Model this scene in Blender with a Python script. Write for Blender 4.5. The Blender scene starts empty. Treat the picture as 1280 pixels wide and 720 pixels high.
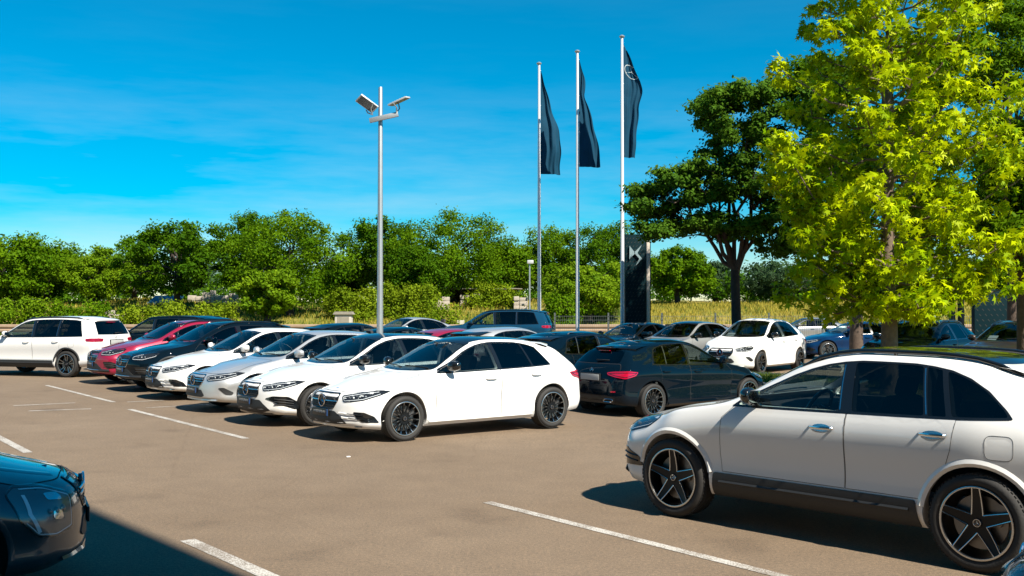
import bpy, bmesh, math, random
import numpy as np
from mathutils import Vector, Matrix
from mathutils.geometry import delaunay_2d_cdt
from mathutils.bvhtree import BVHTree

rnd = random.Random(7)
SC = bpy.context.scene
COL = SC.collection
R = math.radians

# ------------------------------------------------------------------ camera
CAM_H, FPX, HORIZ = 1.90, 1300.0, 384.0          # metres, pixels of a 1280 px wide frame, horizon row
cam_d = bpy.data.cameras.new('camera')
cam_d.sensor_width = 36.0
cam_d.lens = 36.0 * FPX / 1280.0
cam_d.clip_start, cam_d.clip_end = 0.05, 6000.0
cam = bpy.data.objects.new('camera', cam_d)
COL.objects.link(cam)
cam.location = (0, 0, CAM_H)
cam.rotation_euler = (R(90) + math.atan((HORIZ - 360) / FPX), 0, 0)
SC.camera = cam
SC.render.resolution_x, SC.render.resolution_y = 1024, 576

# ------------------------------------------------------------------ sky and sun
SUN_AZ = math.atan2(-0.761, 0.648)                  # direction towards the sun in the ground plane
SUN_EL = R(47)
world = bpy.data.worlds.new('World')
SC.world = world
world.use_nodes = True
wn, wl = world.node_tree.nodes, world.node_tree.links
wn.clear()
sky = wn.new('ShaderNodeTexSky')
sky.sky_type = 'NISHITA'
sky.sun_disc = False
sky.sun_elevation = SUN_EL
sky.sun_rotation = math.pi / 2 - SUN_AZ
sky.altitude = 200
sky.air_density = 1.0
sky.dust_density = 0.0
sky.ozone_density = 6.0
hs = wn.new('ShaderNodeHueSaturation')            # the whole sky a little deeper, as the photo's colours
hs.inputs['Hue'].default_value = 0.481
hs.inputs['Saturation'].default_value = 2.0
hs.inputs['Value'].default_value = 1.0
# thin high cloud streaks, everywhere in the sky
tc = wn.new('ShaderNodeTexCoord')
mp = wn.new('ShaderNodeMapping')
mp.inputs['Scale'].default_value = (1.3, 1.3, 9.0)
nz = wn.new('ShaderNodeTexNoise')
nz.inputs['Scale'].default_value = 1.6
nz.inputs['Detail'].default_value = 6
nz.inputs['Roughness'].default_value = 0.62
cr = wn.new('ShaderNodeValToRGB')
cr.color_ramp.elements[0].position = 0.44
cr.color_ramp.elements[1].position = 0.85
cr.color_ramp.elements[1].color = (0.26, 0.26, 0.26, 1)
mixc = wn.new('ShaderNodeMix')
mixc.data_type = 'RGBA'
mixc.inputs['B'].default_value = (5.6, 6.6, 7.2, 1)
bg = wn.new('ShaderNodeBackground')
bg.inputs['Strength'].default_value = 0.065
wo = wn.new('ShaderNodeOutputWorld')
wl.new(sky.outputs[0], hs.inputs['Color'])
wl.new(tc.outputs['Generated'], mp.inputs['Vector'])
wl.new(mp.outputs[0], nz.inputs['Vector'])
wl.new(nz.outputs['Fac'], cr.inputs['Fac'])
sz = wn.new('ShaderNodeSeparateXYZ')              # the wisps thin out with height
wl.new(tc.outputs['Generated'], sz.inputs[0])
mr = wn.new('ShaderNodeMapRange')
mr.inputs['From Min'].default_value = 0.06
mr.inputs['From Max'].default_value = 0.22
mr.inputs['To Min'].default_value = 2.6
mr.inputs['To Max'].default_value = 0.10
wl.new(sz.outputs['Z'], mr.inputs['Value'])
mm_ = wn.new('ShaderNodeMath')
mm_.operation = 'MULTIPLY'
wl.new(cr.outputs['Color'], mm_.inputs[0])
wl.new(mr.outputs['Result'], mm_.inputs[1])
wl.new(mm_.outputs[0], mixc.inputs['Factor'])
wl.new(hs.outputs[0], mixc.inputs['A'])
wl.new(mixc.outputs['Result'], bg.inputs['Color'])
wl.new(bg.outputs[0], wo.inputs[0])

sun_d = bpy.data.lights.new('sun', 'SUN')
sun_d.energy = 5.0
sun_d.angle = R(0.53)
sun_d.color = (1.0, 0.92, 0.79)
sun = bpy.data.objects.new('sun', sun_d)
COL.objects.link(sun)
sdir = Vector((math.cos(SUN_AZ) * math.cos(SUN_EL), math.sin(SUN_AZ) * math.cos(SUN_EL), math.sin(SUN_EL)))
sun.rotation_euler = sdir.to_track_quat('Z', 'Y').to_euler()
sun.location = (20, -30, 40)

SC.view_settings.view_transform = 'Standard'
SC.view_settings.look = 'None'
SC.view_settings.exposure = 0.95
SC.view_settings.gamma = 1.0
SC.cycles.max_bounces = 8
SC.cycles.transparent_max_bounces = 16
SC.cycles.caustics_reflective = False
SC.cycles.caustics_refractive = False
SC.cycles.sample_clamp_indirect = 6.0

# ------------------------------------------------------------------ small helpers
def px(x, y, z=0.0):
    """ground point (height z) that the photograph shows at pixel x, y"""
    k = (CAM_H - z) / max(y - HORIZ, 1e-3)
    return Vector(((x - 640) * k, FPX * k, z))

def pz(x, y, depth):
    """point at a given depth seen at pixel x, y"""
    return Vector(((x - 640) * depth / FPX, depth, CAM_H - (y - HORIZ) * depth / FPX))

def ground_z(x, y):
    d2 = ((x - 4.0) ** 2 + (y - 20.0) ** 2) / (2 * 2.3 ** 2)
    e2 = ((x + 1.0) / 7.0) ** 2 + ((y - 41.0) / 4.5) ** 2
    return -0.19 * math.exp(-d2) + 0.20 * math.exp(-e2 * .7)

MATS = {}
def new_mat(name):
    m = bpy.data.materials.new(name)
    m.use_nodes = True
    MATS[name] = m
    nt = m.node_tree
    return m, nt, nt.nodes['Principled BSDF']

def simple(name, col, rough=0.5, metal=0.0, coat=0.0, spec=0.5, bump=0.0, bscale=40.0, var=0.0, vscale=6.0):
    m, nt, b = new_mat(name)
    b.inputs['Base Color'].default_value = (*col, 1)
    b.inputs['Roughness'].default_value = rough
    b.inputs['Metallic'].default_value = metal
    b.inputs['Coat Weight'].default_value = coat
    b.inputs['Coat Roughness'].default_value = 0.03
    b.inputs['Specular IOR Level'].default_value = spec
    t = nt.nodes.new('ShaderNodeTexCoord')
    if var > 0:
        n = nt.nodes.new('ShaderNodeTexNoise')
        n.inputs['Scale'].default_value = vscale
        n.inputs['Detail'].default_value = 5
        nt.links.new(t.outputs['Object'], n.inputs['Vector'])
        mx = nt.nodes.new('ShaderNodeMix')
        mx.data_type = 'RGBA'
        mx.inputs['A'].default_value = (*[c * (1 - var) for c in col], 1)
        mx.inputs['B'].default_value = (*[min(1, c * (1 + var)) for c in col], 1)
        nt.links.new(n.outputs['Fac'], mx.inputs['Factor'])
        nt.links.new(mx.outputs['Result'], b.inputs['Base Color'])
    if bump > 0:
        n2 = nt.nodes.new('ShaderNodeTexNoise')
        n2.inputs['Scale'].default_value = bscale
        n2.inputs['Detail'].default_value = 4
        nt.links.new(t.outputs['Object'], n2.inputs['Vector'])
        bp = nt.nodes.new('ShaderNodeBump')
        bp.inputs['Strength'].default_value = bump
        bp.inputs['Distance'].default_value = 0.02
        nt.links.new(n2.outputs['Fac'], bp.inputs['Height'])
        nt.links.new(bp.outputs['Normal'], b.inputs['Normal'])
    return m

def paint(name, col, metal=0.0, rough=0.38, flake=0.0):
    """car paint: base, faint flake and film of dust, clear coat"""
    m, nt, b = new_mat(name)
    t = nt.nodes.new('ShaderNodeTexCoord')
    n = nt.nodes.new('ShaderNodeTexNoise')
    n.inputs['Scale'].default_value = 3.5
    n.inputs['Detail'].default_value = 7
    nt.links.new(t.outputs['Object'], n.inputs['Vector'])
    mx = nt.nodes.new('ShaderNodeMix')
    mx.data_type = 'RGBA'
    mx.inputs['A'].default_value = (*col, 1)
    d = [c * 0.95 + (0.012 if max(col) > .2 else 0.0012) for c in col]
    mx.inputs['B'].default_value = (*d, 1)
    nt.links.new(n.outputs['Fac'], mx.inputs['Factor'])
    nt.links.new(mx.outputs['Result'], b.inputs['Base Color'])
    b.inputs['Roughness'].default_value = rough
    b.inputs['Metallic'].default_value = metal
    b.inputs['Coat Weight'].default_value = 1.0
    b.inputs['Coat Roughness'].default_value = 0.025
    b.inputs['Coat IOR'].default_value = 1.5 if max(col) > .2 else 1.38
    b.inputs['Specular IOR Level'].default_value = 0.0 if metal == 0 else 0.5
    return m

def glass(name, tint, gloss_rough=0.0, ior=1.45):
    """window glass: a tinted see-through sheet with mirror reflections by Fresnel"""
    m, nt, b = new_mat(name)
    nt.nodes.remove(b)
    tr = nt.nodes.new('ShaderNodeBsdfTransparent')
    tr.inputs['Color'].default_value = (*tint, 1)
    gl = nt.nodes.new('ShaderNodeBsdfGlossy')
    gl.inputs['Roughness'].default_value = gloss_rough
    fr = nt.nodes.new('ShaderNodeFresnel')
    geo = nt.nodes.new('ShaderNodeNewGeometry')      # a thin sheet reflects the same from both sides
    mi = nt.nodes.new('ShaderNodeMix')
    mi.data_type = 'FLOAT'
    mi.inputs['A'].default_value = ior
    mi.inputs['B'].default_value = 1.0 / ior
    nt.links.new(geo.outputs['Backfacing'], mi.inputs['Factor'])
    nt.links.new(mi.outputs['Result'], fr.inputs['IOR'])
    mx = nt.nodes.new('ShaderNodeMixShader')
    nt.links.new(fr.outputs[0], mx.inputs[0])
    nt.links.new(tr.outputs[0], mx.inputs[1])
    nt.links.new(gl.outputs[0], mx.inputs[2])
    nt.links.new(mx.outputs[0], nt.nodes['Material Output'].inputs[0])
    return m

def link(o, parent=None, mat=None):
    COL.objects.link(o)
    if parent is not None:
        o.parent = parent
    if mat is not None and o.type == 'MESH' and not o.data.materials:
        o.data.materials.append(MATS[mat] if isinstance(mat, str) else mat)
    return o

def mesh_from(name, verts, faces, smooth=True, mats=None, mat_idx=None):
    me = bpy.data.meshes.new(name)
    me.from_pydata([tuple(v) for v in verts], [], [tuple(f) for f in faces])
    if smooth:
        me.polygons.foreach_set('use_smooth', [True] * len(me.polygons))
    if mats:
        for mm in mats:
            me.materials.append(MATS[mm] if isinstance(mm, str) else mm)
    if mat_idx is not None:
        me.polygons.foreach_set('material_index', mat_idx)
    me.update()
    return me

def add(name, me, parent=None, mat=None, smooth_angle=None):
    o = bpy.data.objects.new(name, me)
    link(o, parent, mat)
    return o

def tag(o, label, cat, group=None, kind=None):
    if label: o['label'] = label
    if cat: o['category'] = cat
    if group: o['group'] = group
    if kind: o['kind'] = kind
    return o

def empty(name, loc=(0, 0, 0), rz=0.0):
    o = bpy.data.objects.new(name, None)
    o.empty_display_size = 0.3
    COL.objects.link(o)
    o.location = loc
    o.rotation_euler = (0, 0, rz)
    return o

class MB:
    """collects simple solids into one mesh"""
    def __init__(self):
        self.v, self.f, self.m = [], [], []
    def raw(self, v, f, mi=0):
        n = len(self.v)
        self.v += [tuple(p) for p in v]
        self.f += [tuple(i + n for i in q) for q in f]
        self.m += [mi] * len(f)
        return self
    def box(self, c, s, rot=None, mi=0, bev=0.0):
        hx, hy, hz = s[0] / 2, s[1] / 2, s[2] / 2
        if bev > 0:
            bm = bmesh.new()
            bmesh.ops.create_cube(bm, size=1.0, matrix=Matrix.Diagonal((*s, 1)))
            bmesh.ops.bevel(bm, geom=bm.edges[:], offset=bev, segments=2, affect='EDGES', profile=0.6)
            bm.verts.index_update()
            v = [x.co.copy() for x in bm.verts]
            f = [[l.index for l in q.verts] for q in bm.faces]
            bm.free()
        else:
            v = [Vector((x, y, z)) for x in (-hx, hx) for y in (-hy, hy) for z in (-hz, hz)]
            f = [(0, 1, 3, 2), (4, 6, 7, 5), (0, 4, 5, 1), (2, 3, 7, 6), (0, 2, 6, 4), (1, 5, 7, 3)]
        if rot is not None:
            v = [rot @ p for p in v]
        c = Vector(c)
        return self.raw([p + c for p in v], f, mi)
    def tube(self, pts, rads, n=8, mi=0, caps=True):
        pts = [Vector(p) for p in pts]
        if not hasattr(rads, '__len__'):
            rads = [rads] * len(pts)
        v, f = [], []
        up = Vector((0, 0, 1))
        prev = None
        for i, p in enumerate(pts):
            d = (pts[min(i + 1, len(pts) - 1)] - pts[max(i - 1, 0)]).normalized()
            if prev is None:
                a = d.orthogonal().normalized()
            else:
                a = (prev - d * prev.dot(d))
                a = a.normalized() if a.length > 1e-6 else d.orthogonal().normalized()
            prev = a
            b = d.cross(a)
            for k in range(n):
                t = 2 * math.pi * k / n
                v.append(p + (a * math.cos(t) + b * math.sin(t)) * rads[i])
        for i in range(len(pts) - 1):
            for k in range(n):
                k2 = (k + 1) % n
                f.append((i * n + k, i * n + k2, (i + 1) * n + k2, (i + 1) * n + k))
        if caps:
            f.append(tuple(reversed(range(n))))
            f.append(tuple(range((len(pts) - 1) * n, len(pts) * n)))
        return self.raw(v, f, mi)
    def lathe(self, prof, n=32, axis='z', c=(0, 0, 0), mi=0, closed=False):
        """prof: list of (radius, height)"""
        v, f = [], []
        m = len(prof)
        c = Vector(c)
        for k in range(n):
            t = 2 * math.pi * k / n
            for (r, h) in prof:
                if axis == 'z':
                    p = Vector((r * math.cos(t), r * math.sin(t), h))
                else:
                    p = Vector((r * math.cos(t), h, r * math.sin(t)))
                v.append(p + c)
        for k in range(n):
            k2 = (k + 1) % n
            for j in range(m - 1 + (1 if closed else 0)):
                j2 = (j + 1) % m
                q = (k * m + j, k2 * m + j, k2 * m + j2, k * m + j2)
                f.append(q if axis == 'z' else tuple(reversed(q)))
        return self.raw(v, f, mi)
    def prism(self, poly, lo, hi, axes=(0, 1, 2), mi=0):
        """polygon in axes[0],axes[1]; extruded along axes[2]"""
        n = len(poly)
        v = []
        for h in (lo, hi):
            for p in poly:
                q = [0, 0, 0]
                q[axes[0]], q[axes[1]], q[axes[2]] = p[0], p[1], h
                v.append(q)
        f = [tuple(reversed(range(n))), tuple(range(n, 2 * n))]
        for i in range(n):
            j = (i + 1) % n
            f.append((i, j, n + j, n + i))
        return self.raw(v, f, mi)
    def mesh(self, name, mats, smooth=False, angle=None):
        me = mesh_from(name, self.v, self.f, smooth, mats, self.m)
        bm = bmesh.new()
        bm.from_mesh(me)
        bmesh.ops.recalc_face_normals(bm, faces=bm.faces[:])
        if angle:
            for e in bm.edges:
                if len(e.link_faces) == 2 and e.calc_face_angle(0) > R(angle):
                    e.smooth = False
        bm.to_mesh(me)
        bm.free()
        if angle:
            me.polygons.foreach_set('use_smooth', [True] * len(me.polygons))
        return me
    def build(self, name, mats, parent=None, smooth=False, angle=None):
        return add(name, self.mesh(name, mats if isinstance(mats, (list, tuple)) else [mats], smooth, angle), parent)

def sharp(me, angle=35):
    """smooth faces, hard edges above the angle"""
    bm = bmesh.new()
    bm.from_mesh(me)
    for e in bm.edges:
        e.smooth = not (len(e.link_faces) != 2 or e.calc_face_angle(0) > R(angle))
    for f in bm.faces:
        f.smooth = True
    bm.to_mesh(me)
    bm.free()
    return me

class Curve:
    """monotone cubic through keys"""
    def __init__(self, keys):
        x = np.array([k[0] for k in keys], float)
        y = np.array([k[1] for k in keys], float)
        h = np.diff(x)
        d = np.diff(y) / h
        m = np.zeros(len(x))
        m[0], m[-1] = d[0], d[-1]
        for i in range(1, len(x) - 1):
            if d[i - 1] * d[i] > 0:
                w1, w2 = 2 * h[i] + h[i - 1], h[i] + 2 * h[i - 1]
                m[i] = (w1 + w2) / (w1 / d[i - 1] + w2 / d[i])
        self.x, self.y, self.m = x, y, m
    def __call__(self, t):
        x, y, m = self.x, self.y, self.m
        t = min(max(t, x[0]), x[-1])
        i = min(max(int(np.searchsorted(x, t)) - 1, 0), len(x) - 2)
        h = x[i + 1] - x[i]
        u = (t - x[i]) / h
        return float((2 * u**3 - 3 * u**2 + 1) * y[i] + (u**3 - 2 * u**2 + u) * h * m[i]
                     + (-2 * u**3 + 3 * u**2) * y[i + 1] + (u**3 - u**2) * h * m[i + 1])

def smooth01(t):
    t = min(max(t, 0.0), 1.0)
    return t * t * (3 - 2 * t)
# ------------------------------------------------------------------ materials for the cars
paint('paint_white', (0.80, 0.80, 0.785))
paint('paint_silver', (0.62, 0.63, 0.63), metal=0.55, rough=0.34)
paint('paint_grey', (0.40, 0.41, 0.41), metal=0.5, rough=0.34)
paint('paint_black', (0.002, 0.006, 0.010), metal=0.0, rough=0.3)
paint('paint_navy', (0.001, 0.006, 0.012), metal=0.0, rough=0.3)
paint('paint_blue', (0.003, 0.026, 0.085), metal=0.0, rough=0.3)
paint('paint_midblue', (0.006, 0.045, 0.095), metal=0.0, rough=0.3)
paint('paint_slate', (0.035, 0.055, 0.068), metal=0.35, rough=0.3)
paint('paint_red', (0.33, 0.006, 0.040), metal=0.25, rough=0.32)
paint('paint_bronze', (0.050, 0.036, 0.028), metal=0.4, rough=0.34)
simple('black_gloss', (0.008, 0.009, 0.010), rough=0.12, coat=0.6)
simple('black_plastic', (0.022, 0.023, 0.024), rough=0.55, bump=0.05, bscale=300)
simple('black_matt', (0.008, 0.008, 0.009), rough=0.85)
simple('liner', (0.03, 0.031, 0.033), rough=0.9)
simple('seat_fabric', (0.035, 0.035, 0.037), rough=0.8, bump=0.1, bscale=80)
simple('rubber', (0.024, 0.023, 0.022), rough=0.78, bump=0.15, bscale=60, var=0.25, vscale=9)
simple('chrome', (0.75, 0.76, 0.77), rough=0.10, metal=1.0)
simple('satin_metal', (0.55, 0.56, 0.57), rough=0.25, metal=1.0)
simple('rim_black', (0.006, 0.007, 0.008), rough=0.35, spec=0.3)
simple('disc_metal', (0.22, 0.21, 0.20), rough=0.4, metal=0.9, var=0.3, vscale=20)
simple('lamp_white', (0.78, 0.80, 0.82), rough=0.15, coat=0.5)
simple('lamp_base', (0.035, 0.037, 0.040), rough=0.25, metal=0.5)
simple('lamp_silver', (0.16, 0.17, 0.175), rough=0.3, metal=0.6)
simple('grille_black', (0.010, 0.011, 0.012), rough=0.5, spec=0.2)
simple('pin_metal', (0.20, 0.205, 0.21), rough=0.3, metal=0.9)
simple('seam', (0.03, 0.03, 0.03), rough=0.9)
simple('plate_black', (0.012, 0.012, 0.013), rough=0.35)
simple('plate_grey', (0.42, 0.43, 0.42), rough=0.5)
simple('plate_blue', (0.02, 0.13, 0.42), rough=0.4)
simple('plate_text', (0.62, 0.62, 0.60), rough=0.5)
simple('orange_trim', (0.55, 0.10, 0.03), rough=0.5)
simple('paper', (0.78, 0.78, 0.76), rough=0.7)
m = simple('tail_red', (0.42, 0.004, 0.03), rough=0.12, coat=1.0)
glass('glass_clear', (0.66, 0.75, 0.73), ior=1.6)
glass('glass_front', (0.40, 0.47, 0.48), ior=2.1)
glass('glass_privacy', (0.045, 0.055, 0.06), ior=1.6)
glass('lamp_glass', (0.92, 0.94, 0.95), ior=1.5)

# ------------------------------------------------------------------ body shape
SIDE = Curve([(0, .930), (.05, .965), (.15, .985), (.32, .967), (.46, .968), (.62, .990), (.72, 1.0), (.84, .996), (.93, .978), (1.0, .940)])

class Spec: pass

def make_spec(**k):
    s = Spec()
    for a, b in k.items():
        setattr(s, a, b)
    for a in ('top', 'edge', 'ew', 'sh', 'w', 'zb', 'fz', 'rz'):
        setattr(s, a + '_c', Curve(getattr(s, a)))
    s.c = s.fo + s.wb / 2
    return s

def section(sp, s, inset=0.0):
    zb, zs, w = sp.zb_c(s), sp.sh_c(s), sp.w_c(s)
    ze, we, zt = sp.edge_c(s), sp.ew_c(s), sp.top_c(s)
    if inset:
        zb, w = zb + 0.14, w - inset - 0.02
        zs, ze, we, zt = zs - 0.0, ze - inset * .8, we - inset * .7, zt - inset * .8
    pts = [(0, zb), (.45 * w, zb), (.8 * w, zb), (.905 * w, zb + .004)]
    n1, n2, n3 = 17, 10, 11
    for i in range(n1):
        t = i / (n1 - 1)
        pts.append((w * SIDE(t), zb + .018 + (zs - zb - .018) * t))
    ys, zs2 = pts[-1]
    for i in range(1, n2 + 1):
        t = i / n2
        bul = .018 * math.sin(math.pi * t)
        L = math.hypot(we - ys, ze - zs2) + 1e-6
        nx, nz = (ze - zs2) / L, -(we - ys) / L
        pts.append((ys + (we - ys) * t + nx * bul, zs2 + (ze - zs2) * t + nz * bul))
    for i in range(1, n3 + 1):
        y = we * (1 - i / n3)
        pts.append((y, zt - (zt - ze) * (y / we) ** 2.3))
    a = np.array(pts)
    for _ in range(2):                       # soften the edges of the section
        b = a.copy()
        b[4:-1] = a[4:-1] * .5 + .25 * (a[3:-2] + a[5:])
        a = b
    return a

def body_mesh(sp, s0=0.0, s1=None, inset=0.0, ns=104):
    L = sp.L
    s1 = L if s1 is None else s1
    u = np.linspace(0, 1, ns)
    st = s0 + (s1 - s0) * u
    # denser near both ends
    if not inset:
        e = np.array([0, .006, .014, .026, .042, .062, .085])
        st = np.concatenate([e, np.linspace(.11, L - .11, ns), L - e[::-1]])
    rr = sp.rr if not inset else 0.05
    secs = []
    for s in st:
        a = section(sp, float(s), inset)
        d = min(s - s0, s1 - s)
        if d < rr:
            q = rr - math.sqrt(max(rr * rr - (rr - d) ** 2, 0))
            zc = (a[:, 1].min() + a[:, 1].max()) / 2
            hh = (a[:, 1].max() - a[:, 1].min()) / 2
            ww = a[:, 0].max()
            a = np.stack([a[:, 0] * (1 - q / ww), zc + (a[:, 1] - zc) * (1 - q / hh)], 1)
        secs.append(a)
    N = len(secs[0])
    M = len(st)
    v, idx = [], {}
    def put(s, y, z):
        fz = sp.fz_c(z) + sp.fp[0] * min(abs(y) / sp.fp[1], 1.06) ** sp.fp[2]
        rz = sp.rz_c(z) + sp.rp[0] * min(abs(y) / sp.rp[1], 1.06) ** sp.rp[2]
        x = s + fz * (1 - smooth01(s / sp.ff)) - rz * (1 - smooth01((L - s) / sp.rf))
        v.append((sp.c - x, y, z))
        return len(v) - 1
    left = [[put(st[i], *secs[i][j]) for j in range(N)] for i in range(M)]
    right = [[left[i][j] if j in (0, N - 1) else put(st[i], -secs[i][j][0], secs[i][j][1]) for j in range(N)] for i in range(M)]
    f = []
    for i in range(M - 1):
        for j in range(N - 1):
            f.append((left[i][j], left[i + 1][j], left[i + 1][j + 1], left[i][j + 1]))
            f.append((right[i][j], right[i][j + 1], right[i + 1][j + 1], right[i + 1][j]))
    K = 14
    for i, flip in ((0, False), (M - 1, True)):
        rows = []
        for j in range(N):
            if j in (0, N - 1):
                rows.append([left[i][j]])
                continue
            y, z = secs[i][j]
            row = [left[i][j]] + [put(st[i], y * (1 - 2 * k / K), z) for k in range(1, K)] + [right[i][j]]
            rows.append(row)
        for j in range(N - 1):
            a, b = rows[j], rows[j + 1]
            for k in range(K):
                if len(a) == 1:
                    q = (a[0], b[k + 1], b[k])
                elif len(b) == 1:
                    q = (a[k], a[k + 1], b[0])
                else:
                    q = (a[k], a[k + 1], b[k + 1], b[k])
                f.append(q[::-1] if flip else q)
    return v, f

# ------------------------------------------------------------------ panels laid on the body surface
def frame(sp, kind, a=45.0):
    c, L = sp.c, sp.L
    if kind == 'side':
        return (lambda u, v: Vector((c - u, 2.0, v))), Vector((0, -1, 0))
    if kind == 'front':
        return (lambda u, v: Vector((c + 1.0, u, v))), Vector((-1, 0, 0))
    if kind == 'rear':
        return (lambda u, v: Vector((c - L - 1.0, u, v))), Vector((1, 0, 0))
    if kind == 'top':
        return (lambda u, v: Vector((c - u, v, 3.0))), Vector((0, 0, -1))
    ca, sa = math.cos(R(a)), math.sin(R(a))
    if kind == 'fdiag':
        d, t, ref = Vector((-ca, -sa, 0)), Vector((-sa, ca, 0)), Vector((c, 0, 0))
    else:
        d, t, ref = Vector((ca, -sa, 0)), Vector((sa, ca, 0)), Vector((c - L, 0, 0))
    return (lambda u, v: ref + t * u + Vector((0, 0, v)) - d * 3.0), d

def UD(s, y, a=45.0):
    return s * math.sin(R(a)) + y * math.cos(R(a))

def resample(poly, sp, closed=True):
    out = []
    n = len(poly)
    for i in range(n if closed else n - 1):
        a, b = Vector(poly[i][:2]), Vector(poly[(i + 1) % n][:2])
        k = max(1, int(math.ceil((b - a).length / sp)))
        for j in range(k):
            out.append(a.lerp(b, j / k))
    if not closed:
        out.append(Vector(poly[-1][:2]))
    return out

def inside(p, poly):
    x, y = p[0], p[1]
    r = False
    j = len(poly) - 1
    for i in range(len(poly)):
        xi, yi = poly[i][0], poly[i][1]
        xj, yj = poly[j][0], poly[j][1]
        if (yi > y) != (yj > y) and x < (xj - xi) * (y - yi) / (yj - yi + 1e-12) + xi:
            r = not r
        j = i
    return r

def round_poly(poly, r, n=4):
    """round the corners of a polygon"""
    out = []
    m = len(poly)
    for i in range(m):
        p0, p1, p2 = (Vector(poly[(i + k - 1) % m][:2]) for k in range(3))
        a, b = p0 - p1, p2 - p1
        q = min(r, a.length * .45, b.length * .45)
        A, B = p1 + a.normalized() * q, p1 + b.normalized() * q
        for k in range(n + 1):
            t = k / n
            out.append(A * (1 - t) ** 2 + p1 * 2 * t * (1 - t) + B * t * t)
    return out

def offset_poly(poly, d):
    """move the outline inwards (d > 0) or outwards"""
    m = len(poly)
    area = sum(poly[i][0] * poly[(i + 1) % m][1] - poly[(i + 1) % m][0] * poly[i][1] for i in range(m))
    sg = 1 if area > 0 else -1
    out = []
    for i in range(m):
        p0, p1, p2 = (Vector(poly[(i + k - 1) % m][:2]) for k in range(3))
        e1, e2 = (p1 - p0), (p2 - p1)
        if e1.length < 1e-9: e1 = e2
        if e2.length < 1e-9: e2 = e1
        e1, e2 = e1.normalized(), e2.normalized()
        n1, n2 = Vector((-e1.y, e1.x)) * sg, Vector((-e2.y, e2.x)) * sg
        n = n1 + n2
        n = n.normalized() if n.length > 1e-6 else n1
        k = 1.0 / max(n.dot(n1), 0.45)
        out.append(p1 + n * d * k)
    return out

def panel(bvh, fr, outline, off=0.003, sp=0.05, holes=(), skirt=0.0, mirror=False, bulge=0.0):
    """a sheet cut to the outline and laid on the body at a small offset"""
    o3, d = fr
    ring = resample(outline, sp)
    rings = [ring] + [resample(h, sp) for h in holes]
    co, edges = [], []
    for r_ in rings:
        b0 = len(co)
        co += r_
        edges += [(b0 + i, b0 + (i + 1) % len(r_)) for i in range(len(r_))]
    nb = len(co)
    us, vs = [p[0] for p in ring], [p[1] for p in ring]
    u = min(us) + sp * .5
    arr = np.array([[p[0], p[1]] for p in co])
    while u < max(us):
        v = min(vs) + sp * .5
        while v < max(vs):
            if inside((u, v), ring) and not any(inside((u, v), h) for h in rings[1:]):
                if np.min((arr[:, 0] - u) ** 2 + (arr[:, 1] - v) ** 2) > (sp * .45) ** 2:
                    co.append(Vector((u, v)))
            v += sp
        u += sp
    vo, eo, fo_, *_ = delaunay_2d_cdt(co, edges, [], 0, 1e-7)
    fs = []
    for t in fo_:
        cx = sum((vo[i] for i in t), Vector((0, 0))) / len(t)
        if inside(cx, ring) and not any(inside(cx, h) for h in rings[1:]):
            fs.append(tuple(t))
    ctr = sum(ring, Vector((0, 0))) / len(ring)
    rmax = max((p - ctr).length for p in ring)
    verts = []
    for p in vo:
        h, n, _, _ = bvh.ray_cast(o3(p[0], p[1]), d)
        if h is None:
            h, n, _, _ = bvh.find_nearest(o3(p[0], p[1]) + d * 1.5)
        if n.dot(d) > 0:
            n = -n
        e = off
        if bulge:
            e += bulge * max(0, 1 - ((p - ctr).length / rmax) ** 2)
        verts.append(h + n * e)
    # face the viewer
    out = []
    for t in fs:
        a, b, c_ = (verts[i] for i in t[:3])
        if (b - a).cross(c_ - a).dot(d) > 0:
            t = t[::-1]
        out.append(t)
    if skirt:
        cnt = {}
        for t in out:
            for i in range(len(t)):
                e = (t[i], t[(i + 1) % len(t)])
                cnt[e] = cnt.get(e, 0) + 1
        mp_ = {}
        for (i, j) in list(cnt):
            if (j, i) not in cnt:
                for q in (i, j):
                    if q not in mp_:
                        verts.append(verts[q] + d * skirt)
                        mp_[q] = len(verts) - 1
                out.append((j, i, mp_[i], mp_[j]))
    if mirror:
        verts = [Vector((p.x, -p.y, p.z)) for p in verts]
        out = [t[::-1] for t in out]
    return verts, out

def ribbon(bvh, fr, line, width, off=0.002, sp=0.04, closed=False, raise_=0.0, mirror=False):
    """a narrow strip along a line on the body; raise_ lifts its middle"""
    o3, d = fr
    L = resample(line, sp, closed)
    n = len(L)
    verts, fs = [], []
    cols = (-1, 0, 1) if raise_ else (-1, 1)
    for i in range(n):
        a = L[i - 1] if (i > 0 or closed) else L[i]
        b = L[(i + 1) % n] if (i < n - 1 or closed) else L[i]
        t = (b - a).normalized()
        nn = Vector((-t.y, t.x))
        for k in cols:
            p = L[i] + nn * k * width / 2
            h, nr, _, _ = bvh.ray_cast(o3(p[0], p[1]), d)
            if h is None:
                h, nr, _, _ = bvh.find_nearest(o3(p[0], p[1]) + d * 1.2)
            if nr.dot(d) > 0:
                nr = -nr
            verts.append(h + nr * (off + (raise_ if k == 0 else 0)))
    m = len(cols)
    for i in range(n if closed else n - 1):
        j = (i + 1) % n
        for k in range(m - 1):
            q = (i * m + k, j * m + k, j * m + k + 1, i * m + k + 1)
            a, b, c_ = verts[q[0]], verts[q[1]], verts[q[2]]
            if (b - a).cross(c_ - a).dot(d) > 0:
                q = q[::-1]
            fs.append(q)
    if mirror:
        verts = [Vector((p.x, -p.y, p.z)) for p in verts]
        fs = [t[::-1] for t in fs]
    return verts, fs

def mir(v, f):
    return [Vector((p[0], -p[1], p[2])) for p in v], [tuple(reversed(t)) for t in f]

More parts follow.
